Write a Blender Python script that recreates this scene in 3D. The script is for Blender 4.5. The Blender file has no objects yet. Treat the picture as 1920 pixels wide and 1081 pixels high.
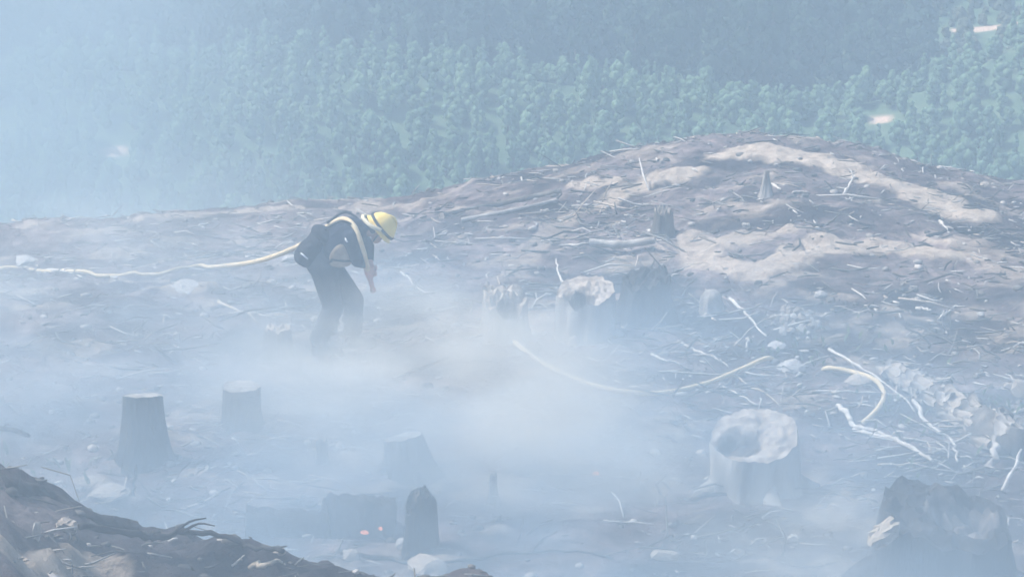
import bpy, bmesh, math, random
import numpy as np
from mathutils import Vector, Matrix
from mathutils import noise as mnoise

S = bpy.context.scene
COL = S.collection
rad = math.radians
rng = np.random.default_rng(7)
random.seed(7)

# ------------------------------------------------------------------ camera
CAM_Z, PITCH, FPX = 8.1, rad(16.0), 4940.0
cd = bpy.data.cameras.new('camera'); cam = bpy.data.objects.new('camera', cd); COL.objects.link(cam)
cam.location = (0, 0, CAM_Z); cam.rotation_euler = (rad(90) - PITCH, 0, 0)
cd.sensor_width = 36.0; cd.lens = 36.0 * FPX / 1920.0
cd.clip_start = 0.1; cd.clip_end = 3000.0
S.camera = cam

# ------------------------------------------------------------------ sky, sun, exposure
SUN_DIR = Vector((-0.58, 0.16, 0.80)).normalized()      # towards the sun
w = bpy.data.worlds.new('World'); S.world = w; w.use_nodes = True
nt = w.node_tree; nt.nodes.clear()
sky = nt.nodes.new('ShaderNodeTexSky'); sky.sky_type = 'NISHITA'; sky.sun_disc = False
sky.sun_elevation = math.asin(SUN_DIR.z); sky.sun_rotation = math.atan2(SUN_DIR.x, SUN_DIR.y)
sky.air_density = 1.4; sky.dust_density = 2.5
bg = nt.nodes.new('ShaderNodeBackground'); bg.inputs['Strength'].default_value = 0.14
wo = nt.nodes.new('ShaderNodeOutputWorld')
nt.links.new(sky.outputs[0], bg.inputs[0]); nt.links.new(bg.outputs[0], wo.inputs[0])
ld = bpy.data.lights.new('sun', 'SUN'); ld.energy = 4.2; ld.angle = rad(0.6); ld.color = (1.0, 0.97, 0.93)
sun = bpy.data.objects.new('sun', ld); COL.objects.link(sun)
sun.rotation_euler = SUN_DIR.to_track_quat('Z', 'Y').to_euler(); sun.location = (0, 0, 60)
S.view_settings.view_transform = 'Standard'; S.view_settings.look = 'None'
S.view_settings.exposure = 0.47; S.view_settings.gamma = 1.0; S.view_settings.use_curve_mapping = False
S.render.engine = 'CYCLES'
cy = S.cycles
cy.use_denoising = True
try: cy.denoiser = 'OPENIMAGEDENOISE'
except Exception: pass
cy.max_bounces = 4; cy.diffuse_bounces = 2; cy.glossy_bounces = 1; cy.transmission_bounces = 2
cy.transparent_max_bounces = 32; cy.volume_bounces = 1
cy.volume_step_rate = 2.5; cy.volume_max_steps = 160
cy.use_adaptive_sampling = True; cy.adaptive_threshold = 0.04

# ------------------------------------------------------------------ noise and terrain
def vnoise(x, y, seed=0):
    x = np.asarray(x, float); y = np.asarray(y, float)
    xi = np.floor(x).astype(np.int64); yi = np.floor(y).astype(np.int64)
    fx = x - xi; fy = y - yi
    fx = fx*fx*(3-2*fx); fy = fy*fy*(3-2*fy)
    def h(a, b):
        n = (a*374761393 + b*668265263 + seed*974711) & 0x7fffffff
        n = ((n ^ (n >> 13))*1274126177) & 0x7fffffff
        n = ((n ^ (n >> 16))*668265263) & 0x7fffffff
        return ((n ^ (n >> 15)) & 0xffff)/65535.0
    a = h(xi, yi); b = h(xi+1, yi); c = h(xi, yi+1); d = h(xi+1, yi+1)
    return (a*(1-fx)+b*fx)*(1-fy) + (c*(1-fx)+d*fx)*fy
def fbm(x, y, oct=4, seed=0):
    s = 0; a = 0.5; t = 0
    for i in range(oct):
        s = s + a*vnoise(x*2**i + 17.3*i, y*2**i - 9.1*i, seed+i); t += a; a *= 0.55
    return s/t - 0.5
def sm(a, b, v):
    t = np.clip((v-a)/(b-a), 0, 1); return t*t*(3-2*t)
def ang(row): return PITCH + np.arctan((np.asarray(row, float)-540.5)/FPX)

CP, SP = math.cos(PITCH), math.sin(PITCH)
def ray(px, py):
    return np.array([(px-960.0)/FPX, CP - (py-540.5)/FPX*SP, -SP - (py-540.5)/FPX*CP])
def on_ray(px, py, y):
    d = ray(px, py); t = y/d[1]
    return Vector((d[0]*t, y, CAM_Z + d[2]*t))
def ppm(p):                       # photo pixels for one metre at this place
    return FPX/(p[1]*CP + (CAM_Z-p[2])*SP)

CREST_PX = np.array([-400, 0, 150, 300, 480, 600, 700, 760, 900, 1100, 1300, 1440, 1600, 1750, 1920, 2300.])
CREST_ROW = np.array([432, 424, 416, 406, 393, 384, 378, 374, 336, 302, 268, 255, 272, 310, 342, 380.]) + 20
CREST_Y = 37.0
CREST_X = (CREST_PX-960)/FPX*38.0
CREST_Z = CAM_Z - CREST_Y*np.tan(ang(CREST_ROW))
SPUR_PX = np.array([-600, 0, 300, 600, 830, 1000, 1200, 1400, 1500, 1650, 1750, 1850, 1920, 2500.])
SPUR_ROW = np.array([75, 75, 70, 62, 75, 95, 112, 140, 146, 132, 115, 70, 30, -60.]) + 62
SPUR_X = (SPUR_PX-960)/FPX*256.0
SPUR_Z = CAM_Z - 256.0*np.tan(ang(SPUR_ROW))

def terrain(x, y):
    x = np.asarray(x, float); y = np.asarray(y, float)
    # near bank the camera looks over
    B = np.interp(x, [-8, -2.7, -2.0, -1.0, -0.4, 0, 1.0, 4], [4.3, 3.44, 2.95, 2.78, 2.74, 2.62, 2.2, 1.8])
    near = np.where(y < 13, 6.3 + (B-6.3)*np.clip(y/13, -0.5, 1)**0.92 if False else 6.3 + (B-6.3)*np.sign(y)*np.abs(np.clip(y/13, -1.5, 1))**0.9, B*(1-sm(12.7, 17.8, y)))
    zc = np.interp(x, CREST_X, CREST_Z)
    mid = zc*sm(26.0, CREST_Y, y)
    mid = mid + 0.16*np.exp(-(((x-3.2)/1.8)**2 + ((y-32.3)/1.6)**2)) - 0.14*np.exp(-(((x-2.0)/1.6)**2 + ((y-30.4)/0.8)**2))
    d = np.clip(y-CREST_Y, 0, None)
    down = zc - 0.50*(d - 2.6*(1-np.exp(-d/2.6)))
    z = np.where(y < 18, near, np.where(y < CREST_Y, mid, down))
    # far hillside across the valley
    zs = np.interp(x, SPUR_X, SPUR_Z)
    z0 = CAM_Z - 228*np.tan(ang(475.0))
    f1 = z0 + (zs-z0)*np.clip((y-228)/28.0, -2.0, 1)
    f1 = np.where(y > 256, zs - 4.0*sm(256, 268, y), f1)
    f2 = -50.5 + (y-270)*0.115
    far = np.where(y < 262, f1, np.maximum(f1-0.2*(y-262), f2))
    far = far + 1.6*fbm(x/14, y/14, 3, 5)
    z = np.where(y > 130, np.maximum(z, far), z)
    # relief on the burnt ground
    k = (y > 6) & (y < 60)
    rel = 0.26*fbm(x/1.7, y/1.7, 3, 11) + 0.15*fbm(x/0.45, y/0.45, 3, 21) + 0.06*fbm(x/0.14, y/0.14, 2, 27)*(1+1.2*(y < 18))
    lump = np.clip(fbm(x/0.9+4, y/0.9, 4, 33)*2.2, -.35, 1)*0.20*(1+.5*sm(25, 29, y)*sm(39, 34, y))
    bank = 1 - sm(11.5, 14, y)
    rel = rel*(0.75+0.5*bank) + lump*(0.5+0.9*bank)
    return z + np.where(k, rel, 0)

def at(px, py, lift=0.0, y0=9.0, y1=46.0):
    d = ray(px, py); ys = np.arange(y0, y1, 0.02); t = ys/d[1]
    xs = d[0]*t; zs = CAM_Z + d[2]*t
    g = terrain(xs, ys); hit = np.nonzero(zs <= g)[0]
    i = hit[0] if len(hit) else len(ys)-1
    return Vector((xs[i], ys[i], float(g[i])+lift))
def gz(x, y): return float(terrain(np.array([x]), np.array([y]))[0])

# ------------------------------------------------------------------ materials
def nodes(name):
    m = bpy.data.materials.new(name); m.use_nodes = True
    t = m.node_tree; t.nodes.clear()
    return m, t, t.nodes.new('ShaderNodeOutputMaterial')
def N(t, kind, **kw):
    n = t.nodes.new('ShaderNode'+kind)
    for k, v in kw.items(): setattr(n, k, v)
    return n
def ramp(t, stops):
    r = N(t, 'ValToRGB'); e = r.color_ramp.elements
    while len(e) < len(stops): e.new(0.5)
    for el, (p, c) in zip(e, stops): el.position = p; el.color = (*c, 1)
    return r
def simple(name, stops, scale=8, rough=0.85, stretch=(1, 1, 1), bump=0.3, bscale=30, tint=False, detail=6, spec=0.2):
    m, t, out = nodes(name); L = t.links.new
    b = N(t, 'BsdfPrincipled'); b.inputs['Roughness'].default_value = rough
    b.inputs['Specular IOR Level'].default_value = spec
    tc = N(t, 'TexCoord'); mp = N(t, 'Mapping'); mp.inputs['Scale'].default_value = stretch
    L(tc.outputs['Object'], mp.inputs['Vector'])
    n1 = N(t, 'TexNoise'); n1.inputs['Scale'].default_value = scale; n1.inputs['Detail'].default_value = detail
    L(mp.outputs[0], n1.inputs['Vector'])
    r = ramp(t, stops); L(n1.outputs['Fac'], r.inputs[0])
    c = r.outputs[0]
    if tint:
        a = N(t, 'Attribute', attribute_name='tint'); mx = N(t, 'MixRGB', blend_type='MULTIPLY'); mx.inputs[0].default_value = 1
        L(c, mx.inputs[1]); L(a.outputs['Color'], mx.inputs[2]); c = mx.outputs[0]
    L(c, b.inputs['Base Color'])
    n2 = N(t, 'TexNoise'); n2.inputs['Scale'].default_value = bscale; n2.inputs['Detail'].default_value = 4
    L(mp.outputs[0], n2.inputs['Vector'])
    bp = N(t, 'Bump'); bp.inputs['Strength'].default_value = bump; bp.inputs['Distance'].default_value = 0.02
    L(n2.outputs['Fac'], bp.inputs['Height']); L(bp.outputs[0], b.inputs['Normal'])
    L(b.outputs[0], out.inputs['Surface'])
    return m
M = {}
M['char'] = simple('charred_bark', [(0.3, (0.012, 0.011, 0.012)), (0.55, (0.035, 0.03, 0.028)), (0.8, (0.10, 0.09, 0.085))], 6, 0.9, (1, 1, 0.3), 0.8, 22)
M['bark'] = simple('weathered_bark', [(0.3, (0.05, 0.042, 0.038)), (0.55, (0.14, 0.12, 0.105)), (0.75, (0.30, 0.27, 0.24))], 7, 0.9, (1, 1, 0.25), 0.8, 22)
M['palebark'] = simple('pale_scorched_bark', [(0.3, (0.12, 0.10, 0.09)), (0.5, (0.33, 0.30, 0.27)), (0.7, (0.50, 0.46, 0.42))], 5, 0.9, (1, 1, 0.3), 0.6, 18)
M['wood'] = simple('cut_wood', [(0.3, (0.15, 0.12, 0.10)), (0.5, (0.36, 0.30, 0.25)), (0.7, (0.52, 0.45, 0.38))], 9, 0.8, (1, 1, 1), 0.3, 40)
M['hollow'] = simple('charred_hollow', [(0.3, (0.03, 0.026, 0.024)), (0.5, (0.11, 0.09, 0.08)), (0.7, (0.28, 0.24, 0.21))], 6, 0.95)
M['stick_pale'] = simple('bleached_stick', [(0.3, (0.36, 0.32, 0.29)), (0.6, (0.62, 0.57, 0.51)), (0.8, (0.72, 0.68, 0.62))], 12, 0.8, (1, 1, 1), 0.3, 40)
M['stick_tan'] = simple('tan_stick', [(0.3, (0.30, 0.24, 0.18)), (0.6, (0.50, 0.42, 0.33)), (0.8, (0.6, 0.52, 0.42))], 12, 0.8)
M['stick_dark'] = simple('burnt_stick', [(0.3, (0.015, 0.014, 0.014)), (0.6, (0.05, 0.045, 0.042)), (0.8, (0.13, 0.12, 0.11))], 12, 0.9)
M['rock'] = simple('pale_rock', [(0.3, (0.34, 0.31, 0.29)), (0.55, (0.52, 0.49, 0.46)), (0.75, (0.66, 0.63, 0.60))], 7, 0.9, (1, 1, 1), 0.6, 25)
M['rock_tan'] = simple('tan_rock', [(0.3, (0.26, 0.21, 0.17)), (0.55, (0.42, 0.36, 0.30)), (0.75, (0.55, 0.48, 0.41))], 7, 0.9, (1, 1, 1), 0.6, 25)
M['litter'] = simple('wood_litter', [(0.3, (0.7, 0.7, 0.7)), (0.7, (1, 1, 1))], 20, 0.9, tint=True, bump=0.2)
M['hose'] = simple('hose_canvas', [(0.3, (0.56, 0.43, 0.25)), (0.6, (0.70, 0.56, 0.36)), (0.8, (0.76, 0.65, 0.47))], 14, 0.75, bump=0.25, bscale=120)
M['red'] = simple('red_plastic', [(0.3, (0.52, 0.24, 0.20)), (0.7, (0.62, 0.32, 0.27))], 10, 0.5, bump=0.05)
M['helmet'] = simple('yellow_helmet_shell', [(0.3, (0.78, 0.54, 0.10)), (0.6, (0.90, 0.68, 0.18)), (0.8, (0.92, 0.74, 0.30))], 6, 0.4, bump=0.04, spec=0.4)
M['cream'] = simple('cream_webbing', [(0.3, (0.62, 0.52, 0.34)), (0.7, (0.76, 0.68, 0.50))], 20, 0.7)
M['navy'] = simple('dark_navy_cloth', [(0.3, (0.008, 0.010, 0.020)), (0.6, (0.018, 0.022, 0.038)), (0.8, (0.04, 0.045, 0.06))], 9, 0.9, bump=0.5, bscale=14, spec=0.1)
M['black'] = simple('black_nylon', [(0.3, (0.006, 0.006, 0.009)), (0.7, (0.02, 0.02, 0.026))], 12, 0.8, bump=0.4, bscale=18, spec=0.15)
M['trouser'] = simple('grey_green_cloth', [(0.3, (0.04, 0.045, 0.055)), (0.6, (0.085, 0.09, 0.10)), (0.8, (0.13, 0.135, 0.14))], 8, 0.9, bump=0.5, bscale=14, spec=0.1)
M['khaki'] = simple('khaki_cloth', [(0.3, (0.16, 0.12, 0.085)), (0.5, (0.32, 0.25, 0.18)), (0.7, (0.44, 0.36, 0.27))], 8, 0.9, bump=0.4, bscale=14)
M['skin'] = simple('skin', [(0.3, (0.38, 0.22, 0.15)), (0.7, (0.50, 0.30, 0.21))], 8, 0.6, bump=0.05)
M['glove'] = simple('pink_leather_glove', [(0.3, (0.50, 0.29, 0.24)), (0.7, (0.66, 0.42, 0.36))], 10, 0.8)
M['white'] = simple('reflective_white', [(0.3, (0.75, 0.76, 0.78)), (0.7, (0.85, 0.86, 0.88))], 10, 0.4, bump=0.02)
M['dark'] = simple('dark_rubber', [(0.3, (0.01, 0.01, 0.01)), (0.7, (0.03, 0.03, 0.03))], 10, 0.7)

def leaf_mat(name, lo, hi):
    m, t, out = nodes(name); L = t.links.new
    b = N(t, 'BsdfPrincipled'); b.inputs['Roughness'].default_value = 0.7; b.inputs['Specular IOR Level'].default_value = 0.2
    a = N(t, 'Attribute', attribute_name='tint'); oi = N(t, 'ObjectInfo')
    ad = N(t, 'Math', operation='ADD'); mu = N(t, 'Math', operation='MULTIPLY'); mu.inputs[1].default_value = 0.35
    L(oi.outputs['Random'], mu.inputs[0]); L(a.outputs['Fac'], ad.inputs[0]); L(mu.outputs[0], ad.inputs[1])
    r = ramp(t, [(0.1, lo), (1.0, hi)]); L(ad.outputs[0], r.inputs[0]); L(r.outputs[0], b.inputs['Base Color'])
    tr = N(t, 'BsdfTranslucent'); L(r.outputs[0], tr.inputs['Color'])
    mx = N(t, 'MixShader'); mx.inputs[0].default_value = 0.4
    L(b.outputs[0], mx.inputs[1]); L(tr.outputs[0], mx.inputs[2]); L(mx.outputs[0], out.inputs['Surface'])
    return m
M['leaf'] = leaf_mat('young_foliage', (0.10, 0.19, 0.115), (0.27, 0.40, 0.23))
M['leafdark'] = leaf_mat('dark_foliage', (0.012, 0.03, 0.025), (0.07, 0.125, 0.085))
M['scrub'] = leaf_mat('scrub_foliage', (0.10, 0.12, 0.07), (0.20, 0.21, 0.12))
M['weed'] = leaf_mat('weed_foliage', (0.06, 0.10, 0.04), (0.12, 0.18, 0.07))
M['trunk'] = simple('tree_bark', [(0.3, (0.06, 0.05, 0.04)), (0.7, (0.16, 0.13, 0.11))], 5, 0.9)

def ground_mat():
    m, t, out = nodes('burnt_ground'); L = t.links.new
    b = N(t, 'BsdfPrincipled'); b.inputs['Roughness'].default_value = 0.95; b.inputs['Specular IOR Level'].default_value = 0.1
    g = N(t, 'NewGeometry')
    n1 = N(t, 'TexNoise'); n1.inputs['Scale'].default_value = 0.9; n1.inputs['Detail'].default_value = 9; n1.inputs['Roughness'].default_value = 0.65
    n2 = N(t, 'TexNoise'); n2.inputs['Scale'].default_value = 5.5; n2.inputs['Detail'].default_value = 8; n2.inputs['Roughness'].default_value = 0.7
    for n in (n1, n2): L(g.outputs['Position'], n.inputs['Vector'])
    r1 = ramp(t, [(0.33, (0.034, 0.028, 0.030)), (0.45, (0.115, 0.088, 0.088)), (0.56, (0.21, 0.168, 0.165)), (0.70, (0.36, 0.30, 0.285))]); L(n1.outputs['Fac'], r1.inputs[0])
    r2 = ramp(t, [(0.32, (0.35, 0.35, 0.36)), (0.5, (0.95, 0.95, 0.95)), (0.62, (1.35, 1.3, 1.25)), (0.75, (2.1, 2.0, 1.9))]); L(n2.outputs['Fac'], r2.inputs[0])
    mu = N(t, 'MixRGB', blend_type='MULTIPLY'); mu.inputs[0].default_value = 1; L(r1.outputs[0], mu.inputs[1]); L(r2.outputs[0], mu.inputs[2])
    r3 = ramp(t, [(0.3, (0.28, 0.215, 0.17)), (0.5, (0.52, 0.42, 0.33)), (0.7, (0.66, 0.56, 0.46))]); L(n2.outputs['Fac'], r3.inputs[0])
    ch = N(t, 'Attribute', attribute_name='charred'); cm = N(t, 'MixRGB', blend_type='MULTIPLY'); cm.inputs[2].default_value = (0.22, 0.235, 0.275, 1)
    L(ch.outputs['Fac'], cm.inputs[0]); L(mu.outputs[0], cm.inputs[1]); mu = cm
    a = N(t, 'Attribute', attribute_name='soil')
    mx = N(t, 'MixRGB'); L(a.outputs['Fac'], mx.inputs[0]); L(mu.outputs[0], mx.inputs[1]); L(r3.outputs[0], mx.inputs[2])
    L(mx.outputs[0], b.inputs['Base Color'])
    n3 = N(t, 'TexNoise'); n3.inputs['Scale'].default_value = 16; n3.inputs['Detail'].default_value = 6; n3.inputs['Roughness'].default_value = 0.75
    L(g.outputs['Position'], n3.inputs['Vector'])
    bp = N(t, 'Bump'); bp.inputs['Strength'].default_value = 0.9; bp.inputs['Distance'].default_value = 0.06
    L(n3.outputs['Fac'], bp.inputs['Height']); L(bp.outputs[0], b.inputs['Normal'])
    L(b.outputs[0], out.inputs['Surface'])
    return m
M['ground'] = ground_mat()
def hill_mat():
    m, t, out = nodes('hillside_scrub_ground'); L = t.links.new
    b = N(t, 'BsdfPrincipled'); b.inputs['Roughness'].default_value = 0.95; b.inputs['Specular IOR Level'].default_value = 0.1
    g = N(t, 'NewGeometry')
    n1 = N(t, 'TexNoise'); n1.inputs['Scale'].default_value = 0.35; n1.inputs['Detail'].default_value = 10; n1.inputs['Roughness'].default_value = 0.7
    L(g.outputs['Position'], n1.inputs['Vector'])
    r1 = ramp(t, [(0.3, (0.05, 0.09, 0.055)), (0.5, (0.095, 0.15, 0.085)), (0.65, (0.14, 0.19, 0.11)), (0.8, (0.24, 0.25, 0.17))]); L(n1.outputs['Fac'], r1.inputs[0])
    a = N(t, 'Attribute', attribute_name='soil')
    mx = N(t, 'MixRGB'); L(a.outputs['Fac'], mx.inputs[0]); L(r1.outputs[0], mx.inputs[1]); mx.inputs[2].default_value = (0.66, 0.47, 0.35, 1)
    L(mx.outputs[0], b.inputs['Base Color']); L(b.outputs[0], out.inputs['Surface'])
    return m
M['hill'] = hill_mat()
def ember_mat():
    m, t, out = nodes('glowing_ember'); L = t.links.new
    tc = N(t, 'TexCoord'); n = N(t, 'TexNoise'); n.inputs['Scale'].default_value = 18; L(tc.outputs['Object'], n.inputs['Vector'])
    r = ramp(t, [(0.35, (0.3, 0.05, 0.02)), (0.6, (1.0, 0.36, 0.16))]); L(n.outputs['Fac'], r.inputs[0])
    e = N(t, 'Emission'); e.inputs['Strength'].default_value = 1.3; L(r.outputs[0], e.inputs['Color']); L(e.outputs[0], out.inputs['Surface'])
    m.cycles.emission_sampling = 'NONE'
    return m
M['ember'] = ember_mat()

# ------------------------------------------------------------------ object helpers
def tag(o, label=None, cat=None, group=None, kind=None):
    if label: o['label'] = label
    if cat: o['category'] = cat
    if group: o['group'] = group
    if kind: o['kind'] = kind
    return o
def empty(name, loc, label=None, cat=None, group=None, rz=0.0):
    o = bpy.data.objects.new(name, None); COL.objects.link(o); o.location = loc; o.rotation_euler = (0, 0, rz)
    o.empty_display_size = 0.1
    return tag(o, label, cat, group)
def mesh(name, verts, faces, mat, smooth=True, tint=None, soil=None):
    me = bpy.data.meshes.new(name); me.from_pydata([tuple(v) for v in verts], [], faces)
    if smooth: me.polygons.foreach_set('use_smooth', [True]*len(me.polygons))
    if tint is not None:
        a = me.attributes.new('tint', 'FLOAT_COLOR', 'POINT')
        tt = np.asarray(tint, np.float32)
        if tt.ndim == 1: tt = np.stack([tt]*3, 1)
        a.data.foreach_set('color', np.concatenate([tt, np.ones((len(tt), 1), np.float32)], 1).ravel())
    if mat is not None: me.materials.append(mat)
    me.update()
    return me
def obj(name, me, parent=None, loc=None):
    o = bpy.data.objects.new(name, me); COL.objects.link(o)
    if parent is not None: o.parent = parent
    if loc is not None: o.location = loc
    return o
def quads_mesh(name, V, F, mat, tint=None, smooth=False):
    """large numpy mesh; F is (n,k)"""
    me = bpy.data.meshes.new(name); n, k = F.shape
    me.vertices.add(len(V)); me.vertices.foreach_set('co', np.asarray(V, np.float32).ravel())
    me.loops.add(n*k); me.loops.foreach_set('vertex_index', F.astype(np.int32).ravel())
    me.polygons.add(n); me.polygons.foreach_set('loop_start', np.arange(0, n*k, k, dtype=np.int32))
    try: me.polygons.foreach_set('loop_total', np.full(n, k, np.int32))
    except Exception: pass
    me.update(calc_edges=True)
    if smooth: me.polygons.foreach_set('use_smooth', np.ones(n, bool))
    if tint is not None:
        a = me.attributes.new('tint', 'FLOAT_COLOR', 'POINT')
        tt = np.asarray(tint, np.float32)
        if tt.ndim == 1: tt = np.stack([tt]*3, 1)
        a.data.foreach_set('color', np.concatenate([tt, np.ones((len(tt), 1), np.float32)], 1).ravel())
    me.materials.append(mat)
    return me

def spline(pts, n=6):
    P = [np.array(p, float) for p in pts]
    if len(P) < 3: 
        return [P[0] + (P[1]-P[0])*i/n for i in range(n+1)]
    out = []
    for i in range(len(P)-1):
        p0 = P[i-1] if i else 2*P[0]-P[1]; p1 = P[i]; p2 = P[i+1]; p3 = P[i+2] if i+2 < len(P) else 2*P[-1]-P[-2]
        for k in range(n):
            t = k/n
            out.append(0.5*((2*p1)+(-p0+p2)*t+(2*p0-5*p1+4*p2-p3)*t*t+(-p0+3*p1-3*p2+p3)*t**3))
    out.append(P[-1]); return out
def tube_data(path, radii, sides=8, rough=0.0, seed=0):
    path = [np.array(p, float) for p in path]; n = len(path); V = []; F = []
    r_ = random.Random(seed)
    if np.isscalar(radii): radii = [radii]*n
    up = np.array([0.13, 0.21, 0.97])
    for i, p in enumerate(path):
        t = path[min(i+1, n-1)] - path[max(i-1, 0)]; t = t/(np.linalg.norm(t)+1e-9)
        a = np.cross(t, up); 
        if np.linalg.norm(a) < 0.05: a = np.cross(t, np.array([1., 0, 0]))
        a /= np.linalg.norm(a); b = np.cross(t, a)
        for k in range(sides):
            th = 2*math.pi*k/sides; rr = radii[i]*(1+rough*(r_.random()-0.5))
            V.append(p + rr*(math.cos(th)*a + math.sin(th)*b))
    for i in range(n-1):
        for k in range(sides):
            k2 = (k+1) % sides
            F.append((i*sides+k, i*sides+k2, (i+1)*sides+k2, (i+1)*sides+k))
    F.append(tuple(range(sides-1, -1, -1))); F.append(tuple((n-1)*sides+k for k in range(sides)))
    return V, F

# ------------------------------------------------------------------ ground
def polymask(x, y, pts, wid, seed, sx=1.0):
    """soft mask of world distance to a polyline on the ground, edge broken up by noise"""
    best = np.full(x.shape, 1e9); wbest = np.full(x.shape, 1.0)
    for (a, wa), (b, wb) in zip(zip(pts[:-1], wid[:-1]), zip(pts[1:], wid[1:])):
        ax, ay, bx, by = a[0], a[1], b[0], b[1]
        L2 = (bx-ax)**2+(by-ay)**2+1e-9
        t = np.clip(((x-ax)*(bx-ax)+(y-ay)*(by-ay))/L2, 0, 1)
        dd = np.hypot((x-ax-t*(bx-ax)), (y-ay-t*(by-ay)))/(wa+(wb-wa)*t)
        best = np.minimum(best, dd)
    e = 0.9*fbm(x/0.35, y/0.35, 4, seed) + 0.5*fbm(x/1.1, y/1.1, 3, seed+9)
    e = 0.75*e + 0.45*fbm(x/0.13, y/0.13, 3, seed+5)
    return sm(1.05, 0.7, best + e)
SOIL = [
    ([(1365, 292), (1440, 285), (1530, 302), (1620, 327), (1700, 353), (1760, 376), (1815, 402)], [.36, .40, .44, .46, .48, .50, .46], 1.0),
    ([(1295, 455), (1330, 500), (1420, 512), (1500, 478)], [.22, .32, .30, .30], 0.85),
    ([(1420, 515), (1540, 470), (1680, 462), (1760, 478), (1840, 484)], [.25, .34, .34, .26, .10], 0.9),
    ([(1290, 440), (1380, 455), (1500, 430)], [.20, .22, .15], 0.8),
    ([(1720, 446), (1790, 455)], [.12, .12], 0.9),
    ([(1095, 348), (1150, 340)], [.28, .22], 0.8),
    ([(1300, 322), (1230, 338), (1180, 362), (1130, 390)], [.26, .28, .26, .20], 0.85),
    ([(1180, 350), (1080, 400), (1000, 470), (950, 520)], [.22, .25, .2, .2], 0.45),
    ([(250, 413), (330, 404), (480, 397), (560, 392)], [.12, .16, .2, .12], 0.6),
    ([(330, 540), (370, 540)], [.28, .28], 0.7), ([(200, 478), (240, 476)], [.3, .3], 0.5),
    ([(60, 650), (160, 690), (260, 700)], [.25, .2, .2], 0.35), ([(640, 700), (900, 720)], [.3, .3], 0.3),
    ([(1460, 600), (1530, 590)], [.22, .2], 0.5),
    ([(20, 1040), (110, 1060), (200, 1075)], [.12, .14, .14], 0.7), ([(170, 905), (240, 930)], [.16, .14], 0.6),
]
CHAR = [([(1180, 500), (1240, 560), (1330, 620)], [.45, .55, .5], 1.0), ([(1560, 640), (1700, 590), (1880, 640)], [.5, .6, .6], .9), ([(1340, 420), (1480, 395), (1600, 400)], [.3, .4, .35], .8),
        ([(700, 560), (820, 600)], [.4, .4], .6), ([(470, 650), (600, 690)], [.5, .4], .9), ([(960, 900), (1200, 905)], [.3, .35], 1.0), ([(1350, 1000), (1560, 1030)], [.5, .5], .9), ([(60, 560), (240, 590)], [.4, .4], .6), ([(900, 420), (1040, 390)], [.3, .3], .7)]
SOIL_P = []
def soil_mask(x, y):
    m = np.zeros(x.shape)
    if not SOIL_P: SOIL_P.extend([[at(*p) for p in s_[0]] for s_ in SOIL])
    for i, (pp, wd, st) in enumerate(SOIL):
        P = SOIL_P[i]
        m = np.maximum(m, st*polymask(x, y, P, wd, 40+3*i))
    p2 = np.clip((fbm(x/0.7, y/0.55, 5, 90)-0.10)*5, 0, 0.55)*(.12+.88*sm(13, 18, y))
    return np.maximum(m, p2)
def grid(name, xs, ys, mat, sink=None, soil=None):
    X, Y = np.meshgrid(xs, ys); Z = terrain(X, Y)
    if sink is not None: Z = sink(X, Y, Z)
    nx, ny = len(xs), len(ys)
    V = np.stack([X.ravel(), Y.ravel(), Z.ravel()], 1)
    I = np.arange(nx*ny).reshape(ny, nx)
    F = np.stack([I[:-1, :-1].ravel(), I[:-1, 1:].ravel(), I[1:, 1:].ravel(), I[1:, :-1].ravel()], 1)
    me = quads_mesh(name, V, F, mat, smooth=True)
    if soil is not None:
        a = me.attributes.new('soil', 'FLOAT', 'POINT'); a.data.foreach_set('value', soil(X, Y).ravel().astype(np.float32))
    if name == 'ground':       # burnt black patches: the near bank, the foot of the slope and scattered scars
        c = np.clip(.9*sm(.15, -.05, fbm(X/1.6, Y/1.6, 4, 130)+.25*sm(13, 16, Y)-.06) + 0*X, 0, 1)*sm(24, 15, Y) + .9*np.clip((fbm(X/1.2, Y/1.0, 4, 140)-.03)*6, 0, 1)
        for pp, wd, st in CHAR: c = np.maximum(c, st*polymask(X, Y, [at(*p) for p in pp], wd, 200+pp[0][0]))
        a = me.attributes.new('charred', 'FLOAT', 'POINT'); a.data.foreach_set('value', np.clip(c, 0, 1).ravel().astype(np.float32))
    o = obj(name, me); o['kind'] = 'structure'
    return o
def trench(X, Y, Z):        # the pale cut line stands as a small fresh bank, with its spoil pushed downhill
    m = soil_mask(X, Y)
    return Z + 0.03*m + m*0.13*fbm(X/0.26, Y/0.26, 4, 61)
FX0, FX1, FY0, FY1 = -13.0, 13.0, 7.0, 47.0
ground = grid('ground', np.concatenate([np.linspace(FX0, -5.5, 70)[:-1], np.linspace(-5.5, 5.5, 310)[:-1], np.linspace(5.5, FX1, 70)]), np.concatenate([np.linspace(FY0, 10, 40)[:-1], np.linspace(10, 14, 110)[:-1], np.linspace(14, 18, 70)[:-1], np.linspace(18, 40, 400)[:-1], np.linspace(40, FY1, 50)]), M['ground'], sink=trench, soil=soil_mask)
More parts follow.
